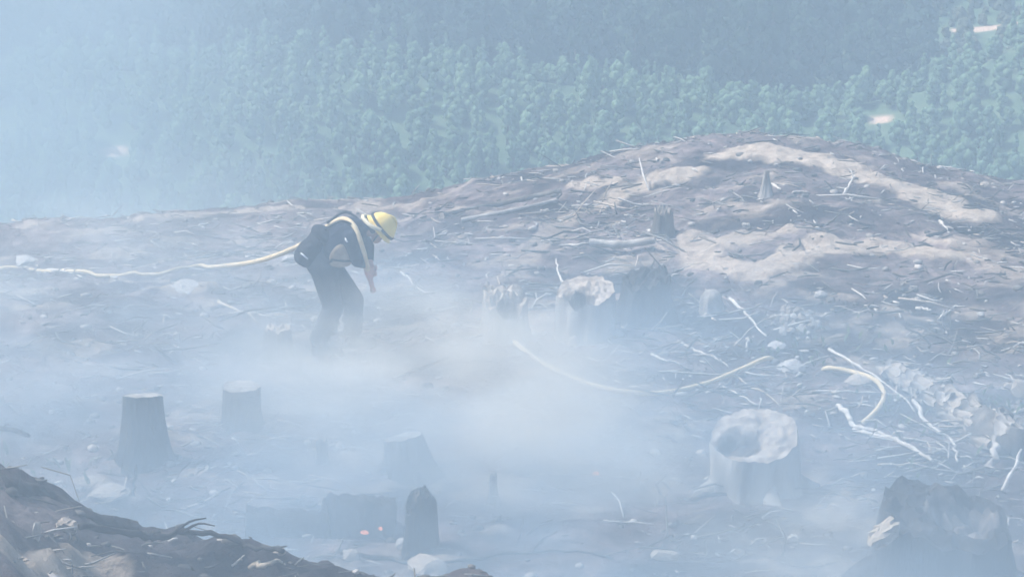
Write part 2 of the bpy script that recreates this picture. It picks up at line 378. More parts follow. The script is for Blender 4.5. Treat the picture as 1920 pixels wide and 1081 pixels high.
def hill_soil(x, y):
    def blob(px, row, yy, rx, ry, st=1.0):
        p = on_ray(px, row, yy); return st*sm(1.0, 0.5, np.hypot((x-p.x)/rx, (y-p.y)/ry) + 1.3*fbm(x/0.9, y/0.9, 4, 3))
    m = np.zeros(x.shape)
    for px, row, rx, ry in ((215, 285, 1.7, 1.3), (1650, 226, 1.2, 1.1)):
        yy = hill_y(px, row); m = np.maximum(m, blob(px, row, yy, rx, ry))
    a = on_ray(1800, 60, hill_y(1800, 60)); b = on_ray(1960, 40, hill_y(1960, 40))
    t = np.clip((x-a.x)/(b.x-a.x), 0, 1); m = np.maximum(m, sm(1.4, .6, np.abs(y-(a.y+(b.y-a.y)*t)) + 20*(x < a.x-1)))
    yy = hill_y(1205, 90); p = on_ray(1205, 90, yy)
    m = np.maximum(m, 0.3*sm(1.0, 0.2, np.hypot((x-p.x)/3.0, (y-p.y)/7.0)+0.8*fbm(x/1.2, y/2.5, 3, 8)))
    return m
def hill_y(px, row, y0=215.0, y1=520.0):
    d = ray(px, row); ys = np.arange(y0, y1, 0.25); t = ys/d[1]
    g = terrain(d[0]*t, ys); hit = np.nonzero(CAM_Z + d[2]*t <= g)[0]
    return float(ys[hit[0]] if len(hit) else y1)
def sink_near(X, Y, Z):
    ins = (X > FX0+0.8) & (X < FX1-0.8) & (Y > FY0+0.8) & (Y < FY1-0.8)
    return np.where(ins, Z-1.2, Z-0.02)
slope = grid('burnt_slope', np.linspace(-90, 90, 181), np.linspace(-40, 130, 171), M['ground'], sink=sink_near, soil=lambda x, y: 0*x)
hill = grid('hillside', np.concatenate([np.linspace(-260, -62, 60)[:-1], np.linspace(-62, 62, 260)[:-1], np.linspace(62, 260, 60)]), np.concatenate([np.linspace(129, 215, 30)[:-1], np.linspace(215, 345, 300)[:-1], np.linspace(345, 900, 50)]), M['hill'], soil=hill_soil)

# ------------------------------------------------------------------ trees on the far hillside
def ico_unit():
    bm = bmesh.new(); bmesh.ops.create_icosphere(bm, subdivisions=1, radius=1)
    V = np.array([v.co[:] for v in bm.verts]); F = np.array([[q.index for q in f.verts] for f in bm.faces]); bm.free(); return V, F
ICO = ico_unit()
def crown_data(r, seed, h=2.6, rx=1.1, n=190, leaf=0.30, pointed=0.35, skirt=0.25):
    """lumpy lobes of foliage, roughened, under a loose coat of leaf sprays"""
    g = np.random.default_rng(seed); lob = []
    nl = 9
    for i in range(nl):
        t = (i+.5)/nl; z = h*(skirt+.08+(.86-skirt)*t); wr = rx*math.sqrt(max(.02, 1-(max(0, t-.25)/.8)**2))*(1-pointed*.6*t)
        a = i*2.4+g.uniform(-.5, .5); d = wr*g.uniform(.28, .58); lob.append((math.cos(a)*d, math.sin(a)*d, z, rx*g.uniform(.36, .56)*(1-.35*t)))
    lob.append((0, 0, .5*h, .62*rx)); lob.append((0, 0, h*.84, rx*(.42-pointed*.3)))
    V = []; F = []; T = []
    for cx, cy, cz, cr in lob:
        U = ICO[0]*(1+.30*np.array([mnoise.noise(Vector(v)*2.2+Vector((seed*3.1, cx*9, cz*5))) for v in ICO[0]])[:, None]); k = len(V)
        tv = g.uniform(.05, .45)
        for v in U: V.append(np.array([cx, cy, cz])+v*cr*.86*np.array([1, 1, 1.15])); T.append(tv)
        F += [(f[0]+k, f[1]+k, f[2]+k) for f in ICO[1]]
    for i in range(n):
        cx, cy, cz, cr = lob[g.integers(len(lob))]
        d = g.normal(size=3); d /= np.linalg.norm(d); d[2] = abs(d[2])*.9 - .2 if g.random() < .75 else d[2]
        c = np.array([cx, cy, cz]) + d*cr*g.uniform(.82, 1.15)*np.array([1, 1, 1.15]); s = leaf*g.uniform(.55, 1.25)
        nrm = d + g.normal(size=3)*.32; nrm /= np.linalg.norm(nrm)
        a = np.cross(nrm, g.normal(size=3)); a /= np.linalg.norm(a)+1e-9; b = np.cross(nrm, a); k = len(V)
        V += [c-a*s*.5, c+b*s*.33+nrm*s*.15, c+a*s*.5, c-b*s*.33+nrm*s*.15]
        F += [(k, k+1, k+2), (k, k+2, k+3)]; T += [g.uniform(0, .62)]*4
    return np.array(V), np.array(F), np.array(T)
def trunk_data(h, r0, seed, limbs=4, spread=0.5):
    g = random.Random(seed); V = []; F = []
    def add(path, rad_, s=5):
        v, f = tube_data(path, rad_, s); k = len(V); V.extend(v); F.extend([tuple(i+k for i in q) for q in f])
    add([(0, 0, -0.4), (0.02*h, 0.01*h, h*0.4), (0, -0.01*h, h*0.85)], [r0, r0*.7, r0*.2])
    for i in range(limbs):
        a = g.uniform(0, 6.28); z = h*g.uniform(.2, .55)
        add([(0, 0, z), (math.cos(a)*spread*.5, math.sin(a)*spread*.5, z+h*.14), (math.cos(a)*spread, math.sin(a)*spread, z+h*.2)], [r0*.4, r0*.28, r0*.1], 4)
    return V, F
def tree_kinds(prefix, count, mat, **kw):
    out = []
    for s in range(count):
        h = kw['h']*random.Random(s+5).uniform(.85, 1.2); a = dict(kw); a['h'] = h; a['rx'] = kw['rx']*random.Random(s+50).uniform(.85, 1.15)
        V, F, T = crown_data(None, s+kw.get('seed', 0), **{k: v for k, v in a.items() if k != 'seed'})
        tv, tf = trunk_data(h, 0.035*h, s)
        out.append((quads_mesh(prefix+'_crown', V, F, mat, T), mesh(prefix+'_trunk', tv, tf, M['trunk']), V, F, T))
    return out
KY = tree_kinds('young_tree', 8, M['leaf'], h=3.6, rx=1.65, n=230, leaf=0.36, pointed=0.35, skirt=0.1)
KY = KY[:6] + tree_kinds('young_conifer', 3, M['leaf'], h=5.0, rx=1.15, n=150, leaf=0.34, pointed=0.95, skirt=0.05, seed=300)
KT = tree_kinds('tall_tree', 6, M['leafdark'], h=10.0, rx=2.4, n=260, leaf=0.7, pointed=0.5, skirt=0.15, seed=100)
KS = tree_kinds('scrub', 4, M['scrub'], h=1.3, rx=1.0, n=60, leaf=0.3, pointed=0.1, skirt=0.05, seed=200)

def project(x, y, z):
    dz = z-CAM_Z; dep = y*CP - dz*SP; u = y*SP + dz*CP
    return 960 + FPX*x/dep, 540.5 - FPX*u/dep
def crest_row(px): return np.interp(px, CREST_PX, CREST_ROW)
def scatter(x0, x1, y0, y1, step, jit, seed):
    g = np.random.default_rng(seed); xs, ys = np.meshgrid(np.arange(x0, x1, step), np.arange(y0, y1, step))
    xs = xs + (np.arange(xs.shape[0]) % 2)[:, None]*step/2
    xs = xs.ravel() + g.uniform(-jit, jit, xs.size); ys = ys.ravel() + g.uniform(-jit, jit, ys.size)
    return xs, ys, terrain(xs, ys), g
def plant(xs, ys, zs, g, kinds, n_single, name, label, cat, group, stuff_name, stuff_label, smin, smax, mat, hgt):
    px, py = project(xs, ys, zs); _, ptop = project(xs, ys, zs+hgt)
    vis = (px > 10) & (px < 1910) & (ptop < crest_row(px)-12) & (py > 10)
    if name == 'tall_tree': vis &= (ptop < 150)
    idx = np.nonzero(vis)[0]; idx = idx[np.argsort(ys[idx])][:n_single]
    single = set(idx.tolist()); sv, sf, st, nv = [], [], [], 0
    for i in range(len(xs)):
        k = kinds[g.integers(len(kinds))]; s = g.uniform(smin, smax); rz = g.uniform(0, 6.28); s2 = s*g.uniform(.85, 1.2)
        if i in single:
            e = empty(name, (xs[i], ys[i], zs[i]), label, cat, group, rz); e.scale = (s, s, s2)
            obj('trunk', k[1], e); obj('crown', k[0], e)
        else:
            V, F, T = k[2], k[3], k[4]; c, q = math.cos(rz)*s, math.sin(rz)*s
            W = np.stack([V[:, 0]*c-V[:, 1]*q+xs[i], V[:, 0]*q+V[:, 1]*c+ys[i], V[:, 2]*s2+zs[i]], 1)
            sv.append(W); sf.append(F+nv); st.append(np.clip(T+g.uniform(0, .35), 0, 1)); nv += len(V)
    o = obj(stuff_name, quads_mesh(stuff_name, np.concatenate(sv), np.concatenate(sf), mat, np.concatenate(st)))
    tag(o, stuff_label, cat, None, 'stuff')
BARE = [(215, 285, 1.9), (1650, 226, 1.6)]
BP = [(on_ray(a, b, hill_y(a, b)), r) for a, b, r in BARE]
xs, ys, zs, g = scatter(-60, 60, 226, 261, 2.0, 0.9, 3)
keep = (fbm(xs/6, ys/6, 3, 71) > -0.36)
for p, r in BP: keep &= ~((np.abs(xs-p.x) < r) & (ys-p.y > -4.8) & (ys-p.y < 1.4))
xs, ys, zs = xs[keep], ys[keep], zs[keep]
plant(xs, ys, zs, g, KY, 225, 'young_tree', 'young bushy pale green tree low on the plantation slope across the valley', 'tree', 'young trees of the lower plantation slope',
      'plantation_forest', 'dense young pale green plantation covering the upper part of the far spur', 0.42, 0.90, M['leaf'], 2.4)
xs, ys, zs, g = scatter(-68, 68, 268, 345, 3.7, 1.4, 4)
px, py = project(xs, ys, zs)
sc = on_ray(1205, 90, hill_y(1205, 90))
keep = ((px < 1690+60*vnoise(ys/9, xs*0, 2)) | (px > 1990)) & (fbm(xs/8, ys/8, 3, 77) > -0.24)
xs, ys, zs = xs[keep], ys[keep], zs[keep]
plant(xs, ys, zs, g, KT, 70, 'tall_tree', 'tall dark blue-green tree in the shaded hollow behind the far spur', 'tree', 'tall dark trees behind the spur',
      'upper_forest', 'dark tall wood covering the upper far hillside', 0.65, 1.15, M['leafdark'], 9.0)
xs, ys, zs, g = scatter(18, 75, 262, 400, 2.4, 1.1, 6)
px, py = project(xs, ys, zs); keep = (px > 1680) & (py < 150) & (np.abs(py-np.interp(px, [1800, 1960], [60, 40])) > 7) & (fbm(xs/7, ys/7, 3, 79) > -0.30)
xs, ys, zs = xs[keep], ys[keep], zs[keep]
plant(xs, ys, zs, g, KS, 0, 'scrub', '', 'scrub', '', 'hillside_scrub', 'low olive scrub on the open slope beside the pale track', 0.6, 1.5, M['scrub'], 1.0)

# ------------------------------------------------------------------ stumps
def stump(label, px, py, w_px, h_px, seed, bark='char', cut='wood', flare=0.35, taper=0.85, lean=(0, 0), tilt=(0, 0), jag=0.0,
          hole=None, roots=3, round_top=False, y0=9.0, depth=None, parts_label=None, squash=1.0, name='tree_stump', cat='stump'):
    p = at(px, py, y0=y0)
    s = ppm(p); R = w_px/s/2; H = h_px/s
    e = empty(name, (p.x, p.y + R*0.3, p.z-0.05), label, cat)
    H += 0.05
    nth, nh = 60, 18; V = []; F = []
    ph = random.Random(seed).uniform(0, 6.28)
    def rr(th, t):
        n = mnoise.noise(Vector((math.cos(th)*1.6, math.sin(th)*1.6, t*1.2+seed*3.7)))
        n2 = mnoise.noise(Vector((math.cos(th)*5, math.sin(th)*5, t*0.8+seed*1.3)))
        fl = flare*math.exp(-t*4.5)*(1.0+0.55*math.cos(4*th+ph)+0.3*math.cos(3*th-ph))
        n3 = mnoise.noise(Vector((math.cos(th)*11, math.sin(th)*11, t*1.5+seed*2.9))); return R*((1-(1-taper)*t) + fl + 0.12*n + 0.07*n2 + 0.055*n3)
    def ztop(th, q):
        x, y = math.cos(th)*q, math.sin(th)*q
        z = H + R*(tilt[0]*x + tilt[1]*y)
        if jag: z += jag*H*(mnoise.noise(Vector((x*2.4, y*2.4, seed*2.1))) + 0.6*mnoise.noise(Vector((x*7, y*7, seed)))) 
        if round_top: z -= R*0.9*(1-math.sqrt(max(0, 1-min(1, q)**2)))
        return z
    def drop(x, y):
        if not hole: return 0.0
        hx, hy, hr, hd = hole
        dd = math.hypot(x-hx, y-hy) + 0.20*mnoise.noise(Vector((x*2.0, y*2.0, seed))) 
        return hd*H*float(sm(hr, hr*0.45, dd))
    for i in range(nh+1):
        t = i/nh
        for k in range(nth):
            th = 2*math.pi*k/nth; r = rr(th, t); zt = ztop(th, 1.0) - drop(math.cos(th), math.sin(th))*.35
            V.append((math.cos(th)*r + lean[0]*R*t, (math.sin(th)*r)*squash + lean[1]*R*t, zt*t))
    for i in range(nh):
        for k in range(nth):
            k2 = (k+1) % nth; F.append((i*nth+k, i*nth+k2, (i+1)*nth+k2, (i+1)*nth+k))
    obj('trunk', mesh('stump_trunk', V, F, M[bark]), e)
    # the top: a polar sheet, split into cut face and burnt hollow
    nr = 24; TV = []
    for i in range(nr+1):
        q = i/nr
        for k in range(nth):
            th = 2*math.pi*k/nth; r = rr(th, 1.0)*q; z = ztop(th, q)
            x, y = math.cos(th)*q, math.sin(th)*q
            z -= drop(x, y)*(1-.65*float(sm(.82, 1.0, q)))
            TV.append((math.cos(th)*r+lean[0]*R, math.sin(th)*r*squash+lean[1]*R, z - (0.004 if q < 1 else 0)))
    cutF, holF = [], []
    for i in range(nr):
        for k in range(nth):
            k2 = (k+1) % nth; f = (i*nth+k, i*nth+k2, (i+1)*nth+k2, (i+1)*nth+k) if i else (0, nth+k2, nth+k)
            q = (i+.5)/nr; th = 2*math.pi*(k+.5)/nth; inh = False
            if hole: inh = math.hypot(math.cos(th)*q-hole[0], math.sin(th)*q-hole[1]) < hole[2]*.82 and q < .93
            (holF if inh else cutF).append(f)
    TV = [v for v in TV]
    if cutF: obj('cut_face', mesh('stump_cut', TV, cutF, M[cut]), e)
    if holF: tag(obj('hollow', mesh('stump_hollow', TV, holF, M['hollow']), e))
    for i in range(roots):
        a = ph + 2*math.pi*i/max(1, roots) + 0.4; r0 = R*0.26
        pts = [(math.cos(a)*R*.7, math.sin(a)*R*.7, R*.45), (math.cos(a)*R*1.35, math.sin(a)*R*1.35, R*.12), (math.cos(a+.2)*R*1.9, math.sin(a+.2)*R*1.9, -R*.15)]
        v, f = tube_data(spline(pts, 4), [r0*(1-.08*j) for j in range(9)], 7, 0.25, seed+i); obj('root', mesh('stump_root', v, f, M[bark]), e)
    return e
stump('wide charred stump with flat pale cut top standing alone on the ashy slope', 268, 868, 92, 128, 1, cut='palebark', flare=.28, taper=.80, jag=.02, tilt=(0, -.17), roots=4)
stump('smaller charred stump with pale cut top next to the wide flat-topped stump', 452, 800, 74, 76, 2, cut='palebark', flare=.22, taper=.95, jag=.03, tilt=(0, .0), roots=3)
stump('charred stump with slanting flank just above the rounded burnt boulder-like log', 768, 890, 96, 68, 3, cut='palebark', flare=.55, taper=.72, lean=(-.25, 0), jag=.03, tilt=(.15, -.1), roots=4)
stump('big pale hollow stump with half its sawn top burnt away', 1415, 930, 165, 112, 4, bark='palebark', flare=.16, taper=.97, tilt=(.08, .34), hole=(-.34, -.20, .58, .22), jag=.06, roots=4)
stump('tall pale-faced hollow stump in the smoke below the crest', 1098, 640, 112, 94, 5, bark='palebark', flare=.12, taper=.95, tilt=(.1, .25), hole=(-.2, -.45, .62, .38), roots=3, jag=.08)
stump('broken pale stump with arched burnt-out face beside the tall hollow stump', 946, 640, 92, 84, 6, bark='palebark', flare=.3, taper=.9, tilt=(-.1, .25), hole=(.2, -.7, .7, .7), roots=3, jag=.14)
stump('dark ragged stump with torn pale rim just behind the tall hollow stump', 1212, 606, 96, 82, 7, bark='char', cut='char', flare=.7, taper=.95, tilt=(.2, .1), jag=.18, roots=4)
stump('narrow round-topped burnt post stump with pale hollow side', 790, 1035, 66, 122, 8, flare=.15, taper=.92, round_top=True, cut='char', jag=.10, hole=(-.5, -.4, .5, .25), roots=3, y0=18)
stump('jagged torn stump with pale splintered side in the near corner opposite the branch-covered bank', 1775, 1110, 280, 140, 9, bark='char', cut='char', flare=.16, taper=.86, jag=.17, tilt=(-.14, .12), hole=(.25, .1, .75, .30), roots=3)
stump('thin dark burnt snag standing in the smoke between two embers and the post stump', 925, 942, 22, 58, 10, flare=.3, taper=.5, jag=.2, roots=2, name='burnt_snag', cat='snag')
stump('small pointed grey snag on the open mound below the pale cut line', 1437, 368, 26, 42, 11, bark='palebark', flare=.4, taper=.3, jag=.3, roots=2, name='pointed_snag', cat='snag')
stump('little round-topped stump just below the firefighter', 578, 700, 22, 32, 12, bark='bark', flare=.3, taper=.85, round_top=True, cut='palebark', roots=2)
stump('little pointed dark stump beside the little round-topped stump', 613, 706, 30, 34, 13, flare=.5, taper=.45, jag=.2, roots=2)
stump('rounded pale root stump beside the heap of broken stone', 1335, 586, 48, 44, 14, bark='palebark', flare=.15, taper=.85, round_top=True, cut='palebark', roots=2)
stump('upturned dark root stub on the mound above the big pale soil patch', 1243, 440, 46, 42, 15, bark='bark', flare=.3, taper=.7, jag=.35, roots=4)
stump('slim burnt stub beside the leaning charred stump', 604, 868, 26, 46, 16, flare=.3, taper=.8, jag=.15, roots=2)
stump('dark low stump with roots half hidden by smoke near the firefighter boots', 520, 668, 62, 52, 17, flare=.5, taper=.75, jag=.12, roots=4)
# ------------------------------------------------------------------ logs
def log(label, pts, r_px, seed, bark='char', lift=0.0, name='fallen_log', taper=0.85, cut='wood', rough=.16, y0=9.0):
    P = [at(*p, y0=y0) for p in pts]; s = ppm(P[0]); r = r_px/s
    P = [np.array((p.x, p.y, p.z + r*0.55 + lift)) for p in P]; o0 = P[0].copy(); o0[2] -= r*.5
    e = empty(name, o0, label, 'log')
    path = spline([p-o0 for p in P], 8); n = len(path)
    v, f = tube_data(path, [r*(1-(1-taper)*i/(n-1))*(1+.16*mnoise.noise(Vector((i*.7, seed, 0)))) for i in range(n)], 16, rough, seed)
    obj('trunk', mesh('log_trunk', v, f[:-2], M[bark]), e)
    for end, sgn in ((0, -1), (n-1, 1)):
        t = path[min(end+1, n-1)]-path[max(end-1, 0)]; t = t/np.linalg.norm(t)
        c = v[end*16:(end+1)*16]; mid = sum(c)/16
        vv = list(c) + [mid + t*sgn*r*0.08]; ff = [(k, (k+1) % 16, 16) if sgn > 0 else ((k+1) % 16, k, 16) for k in range(16)]
        obj('cut_end', mesh('log_end', vv, ff, M[cut]), e)
    return e
log('thick charred log lying flat at the foot of the ashy slope', [(462, 1000), (530, 1002), (618, 1004)], 34, 1, cut='char', y0=18, rough=.25)
log('fat rounded burnt log with embers glowing at its end', [(612, 1000), (672, 994), (738, 1000)], 46, 2, cut='char', taper=.92, y0=18, rough=.25)
log('long dark log on the near side of the crest', [(828, 410), (930, 388), (1052, 362)], 7, 3, bark='bark')
log('second long grey log lying parallel below the long dark crest log', [(865, 416), (960, 398), (1046, 378)], 5, 4, bark='palebark')
log('short pale broken log lying across the top of the ragged stump', [(1105, 474), (1165, 478), (1228, 470)], 8, 5, bark='palebark', lift=.1)
log('low charred log behind the glowing embers', [(965, 893), (1060, 888), (1200, 898)], 12, 7, cut='char')
log('dark log form added for the shadowed band across the top of the near bank', [(-60, 868), (20, 912), (90, 930), (170, 972), (255, 990)], 15, 8, cut='char', rough=.5, lift=-.03)  # charred tube stands in for the dark, shadowed overhang along the bank

# shaggy log at the side, covered by curling plates of bark
def shaggy_log():
    P = [at(*p) for p in [(1668, 712), (1740, 752), (1815, 800), (1905, 862)]]
    r = 0.17; o0 = Vector(P[0]); e = empty('shaggy_log', o0, 'fat fallen trunk covered in shaggy flaking grey bark', 'log')
    path = spline([np.array(p - o0) + np.array([0, 0, r*.5]) for p in P], 10); n = len(path)
    rr = [r*(.55+.75*i/(n-1))*(1+.12*mnoise.noise(Vector((i*.6, 3, 1)))) for i in range(n)]
    v, f = tube_data(path, rr, 16, .15, 4); tr = obj('trunk', mesh('shaggy_trunk', v, f, M['bark']), e)
    g = random.Random(3)
    plates = []
    for s in range(5):
        h = random.Random(s); V = []; nu, nv = 4, 4
        for i in range(nu+1):
            for j in range(nv+1):
                a, b = i/nu-.5, j/nv-.5; wdt = (1-.35*abs(a)*2)
                V.append((a*.19, b*.12*wdt + h.uniform(-.006, .006), .05*(a+.5)**2 + .02*(0.25-b*b)*4 + h.uniform(-.006, .006)))
        F = [(i*(nv+1)+j, (i+1)*(nv+1)+j, (i+1)*(nv+1)+j+1, i*(nv+1)+j+1) for i in range(nu) for j in range(nv)]
        k = len(V); V2 = V + [(x, y, z-.014) for x, y, z in V]; F2 = F + [tuple(q+k for q in reversed(ff)) for ff in F]
        rim = [j for j in range(nv+1)] + [i*(nv+1)+nv for i in range(1, nu+1)] + [nu*(nv+1)+j for j in range(nv-1, -1, -1)] + [i*(nv+1) for i in range(nu-1, 0, -1)]
        for a, b in zip(rim, rim[1:]+rim[:1]): F2.append((b, a, a+k, b+k))
        plates.append(mesh('bark_plate', V2, F2, M['palebark' if s % 2 else 'rock_tan']))
    for q in range(110):
        i = g.randrange(1, n-1); t = path[i+1]-path[i-1]; t /= np.linalg.norm(t)
        a = np.cross(t, [0, 0, 1.]); a /= np.linalg.norm(a); b = np.cross(a, t)
        th = g.uniform(-.3, math.pi+.5); nrm = math.cos(th)*a + math.sin(th)*b
        o = obj('bark_plate', plates[g.randrange(5)], e)
        X = Vector(t)*(-1 if g.random() < .8 else 1); X = (X + Vector((g.uniform(-.5, .5), g.uniform(-.5, .5), g.uniform(-.2, .2)))).normalized()
        Z = Vector(nrm); Y = Z.cross(X).normalized(); X = Y.cross(Z)
        m = Matrix((X, Y, Z)).transposed().to_4x4(); m.translation = Vector(path[i] + nrm*rr[i]*.96)
        sc_ = g.uniform(.55, 1.15); o.matrix_local = m @ Matrix.Diagonal((sc_, sc_, sc_*g.uniform(.7, 1.6), 1))
shaggy_log()

# ------------------------------------------------------------------ branches and sticks
def branch(label, pts, r_px, mat='stick_pale', seed=0, lifts=None, tip=0.45, twigs=0, name='branch', sub=5, cat='branch', y0=9.0, dep=None):
    P = []
    for i, p in enumerate(pts):
        q = at(*p, y0=y0); lf = 0.0 if lifts is None else lifts[i]
        if dep: q = on_ray(p[0], p[1], dep[i])
        elif lf: q = on_ray(p[0], p[1], q.y - lf*3.0); q = Vector((q.x, q.y, max(q.z, gz(q.x, q.y)+.01)))
        P.append(q)
    s = ppm(P[0]); r = r_px/s; o0 = Vector((P[0].x, P[0].y, P[0].z))
    e = empty(name, o0, label, cat)
    L = [np.array(p - o0) + np.array([0, 0, r*.6]) for p in P]
    path = spline(L, sub); n = len(path); g = random.Random(seed)
    for q in path[1:-1]: q += np.array([g.uniform(-1, 1), g.uniform(-1, 1), g.uniform(-.3, 1)])*r*.7
    for q in path:
        zg = gz(q[0]+o0.x, q[1]+o0.y)-o0.z + r*.5
        if q[2] < zg: q[2] = zg
    v, f = tube_data(path, [r*(1-(1-tip)*i/(n-1))*g.uniform(.82, 1.16) for i in range(n)], 8, .22, seed)
    obj('stem', mesh('branch_stem', v, f, M[mat]), e)
    for k in range(twigs):
        i = g.randrange(max(1, n//4), n-1); t = path[i+1 if i+1 < n else i]-path[i-1]; ln = np.linalg.norm(path[-1]-path[0])*g.uniform(.12, .26)
        t = t/np.linalg.norm(t); sd = np.array([g.uniform(-1, 1), g.uniform(-.6, .6), g.uniform(.1, .9)]); d = t*.7+sd*.8
        a = path[i]; q = [a, a+d*ln*.5+np.array([0, 0, .02]), a+d*ln+np.array([g.uniform(-.04, .04), 0, -.02])]
        v, f = tube_data(spline(q, 3), [r*.5*(1-.11*j) for j in range(7)], 6, .15, seed+k); obj('twig', mesh('twig', v, f, M[mat]), e)
    return e
B = branch
B('long dark crooked branch draped over the near bank into the smoke', [(150, 990), (245, 1004), (300, 1010), (345, 1003), (425, 1010), (470, 1030), (530, 1036)], 7, 'stick_dark', 1, dep=[12.3, 12.5, 12.7, 12.8, 12.8, 12.75, 12.6], twigs=3, tip=.7)
B('thin dark branch continuing low along the bottom of the bank', [(640, 1043), (720, 1050), (790, 1060), (860, 1058), (960, 1042), (1060, 1038), (1150, 1050)], 5, 'stick_dark', 2, twigs=2, y0=18)
B('stubby dark stick jutting out above the near bank with a curled twig', [(-30, 800), (20, 810), (56, 820)], 5, 'stick_dark', 3, lifts=[.25, .25, .25], twigs=2, tip=.7)
B('thin burnt sapling standing upright behind the near bank', [(250, 935), (252, 905), (254, 872)], 4, 'stick_dark', 4, lifts=[0, .12, .28], tip=.5, name='burnt_sapling', twigs=2, cat='sapling')
B('dark branch reaching from the big hollow stump towards the jagged stump', [(1300, 942), (1420, 936), (1520, 930), (1590, 934), (1645, 946)], 5, 'stick_dark', 5, twigs=1)
B('pale forked branch end pointing up left of the curled hose', [(1570, 763), (1588, 785), (1603, 803), (1650, 818), (1700, 840), (1752, 872)], 5, 'stick_pale', 6, twigs=1, tip=.8)
B('long bleached branch lying level below the curled hose', [(1600, 808), (1680, 825), (1760, 832), (1850, 834)], 4, 'stick_pale', 7, twigs=2)
B('bleached kinked branch slanting down from the shaggy trunk', [(1712, 748), (1730, 785), (1755, 810), (1785, 836), (1795, 868)], 5, 'stick_pale', 8, twigs=1)
B('thin pale stick slanting across the top of the curled hose', [(1555, 657), (1610, 690), (1660, 722), (1715, 775)], 3.5, 'stick_pale', 9)
B('thin pale twig leaning from the white rock up to the slanting stick', [(1500, 690), (1530, 676), (1560, 668)], 2.5, 'stick_pale', 10)
B('straight pale stick leaning above the small white boulders', [(1368, 562), (1400, 592), (1437, 632)], 3.5, 'stick_pale', 11)
B('pale stick with white tip lying above the long hose loop', [(1272, 642), (1305, 660), (1340, 672), (1365, 690)], 3.2, 'stick_pale', 12, twigs=1)
B('short pale bent stick left of the stick with white tip', [(1222, 666), (1245, 678), (1276, 685)], 3.2, 'stick_pale', 13, twigs=1)
B('long dark bent branch on the reddish burnt slope', [(1700, 608), (1750, 632), (1800, 648), (1850, 660), (1874, 674)], 3.5, 'stick_dark', 14, twigs=2)
B('short thick knobbly pale branch standing against the shaggy trunk', [(1852, 892), (1864, 860), (1866, 830), (1855, 800)], 8, 'palebark', 15, lifts=[0, .08, .16, .2], tip=.8)
B('pale peeling stick leaning at the frame edge below the shaggy trunk', [(1880, 925), (1898, 885), (1915, 845)], 5, 'stick_pale', 16, lifts=[0, .08, .16])
B('bright white stick end beside the shaggy trunk', [(1890, 781), (1910, 774), (1950, 762)], 4, 'stick_pale', 17)
B('pale thin stick on the ash left of the firefighter', [(410, 570), (445, 587), (482, 606)], 3.5, 'stick_tan', 18)
B('very thin pale stick on the slope in front of the firefighter', [(752, 512), (775, 535), (812, 560)], 2.5, 'stick_pale', 19)
B('pale branch lying on the crossing of the smoky slope by the hose end', [(88, 508), (120, 512), (160, 524)], 3, 'stick_pale', 20, twigs=2)
B('short white stick on the smoky left slope near the crest', [(374, 425), (384, 423), (392, 421)], 3, 'stick_pale', 21)
B('short bright stick lying by the pointed snag', [(1448, 349), (1456, 355), (1462, 360)], 3.5, 'stick_pale', 22)
B('thin pale sapling stub leaning below the pale cut line', [(1582, 366), (1594, 347), (1602, 332)], 3, 'stick_pale', 23, lifts=[0, .08, .16], twigs=2)
B('pale stick near the end of the pale cut line', [(1762, 416), (1768, 424), (1776, 434)], 3, 'stick_pale', 24)
B('broken row of white sticks on the mound', [(1486, 364), (1502, 363), (1518, 363)], 2.6, 'stick_pale', 25)
B('thin dark pole lying level at the far side of the mound', [(1740, 446), (1830, 440), (1930, 432)], 4, 'stick_dark', 26)
B('slim leaning dead stalk at the corner of the tall hollow stump', [(1058, 540), (1048, 512), (1043, 486)], 3, 'stick_pale', 27, lifts=[0, .1, .2])
B('pale stick on the slope left of the ragged stump', [(1066, 462), (1085, 461), (1103, 458)], 3, 'stick_pale', 28)
B('short white stick lying above the ragged stump', [(1214, 434), (1230, 437), (1248, 439)], 2.8, 'stick_pale', 29)
B('tangle stick lying under the long hose loop', [(1350, 722), (1385, 742), (1420, 762)], 2.6, 'stick_pale', 30)
B('second tangle stick fanning out towards the big hollow stump', [(1375, 700), (1410, 730), (1465, 765)], 2.6, 'stick_tan', 31)
B('white stick on the open slope at far side', [(1718, 579), (1732, 582), (1745, 584)], 3.5, 'stick_pale', 32)
B('bushy dead twig on the open slope with pale ends', [(1760, 600), (1775, 588), (1792, 574)], 2.5, 'stick_pale', 33, twigs=4)
B('thin level stick crossing behind the curled hose', [(1520, 736), (1590, 735), (1690, 742)], 2.2, 'stick_pale', 34)
B('pale level stick below the pale forked branch', [(1645, 873), (1690, 874), (1740, 870)], 2.4, 'stick_tan', 35)
B('short tan stick at the bottom edge of the near bank', [(470, 1072), (500, 1066), (530, 1058)], 6, 'stick_tan', 36)
B('small pale twig stuck in the near bank', [(435, 1063), (448, 1056), (458, 1047)], 3, 'stick_pale', 37)

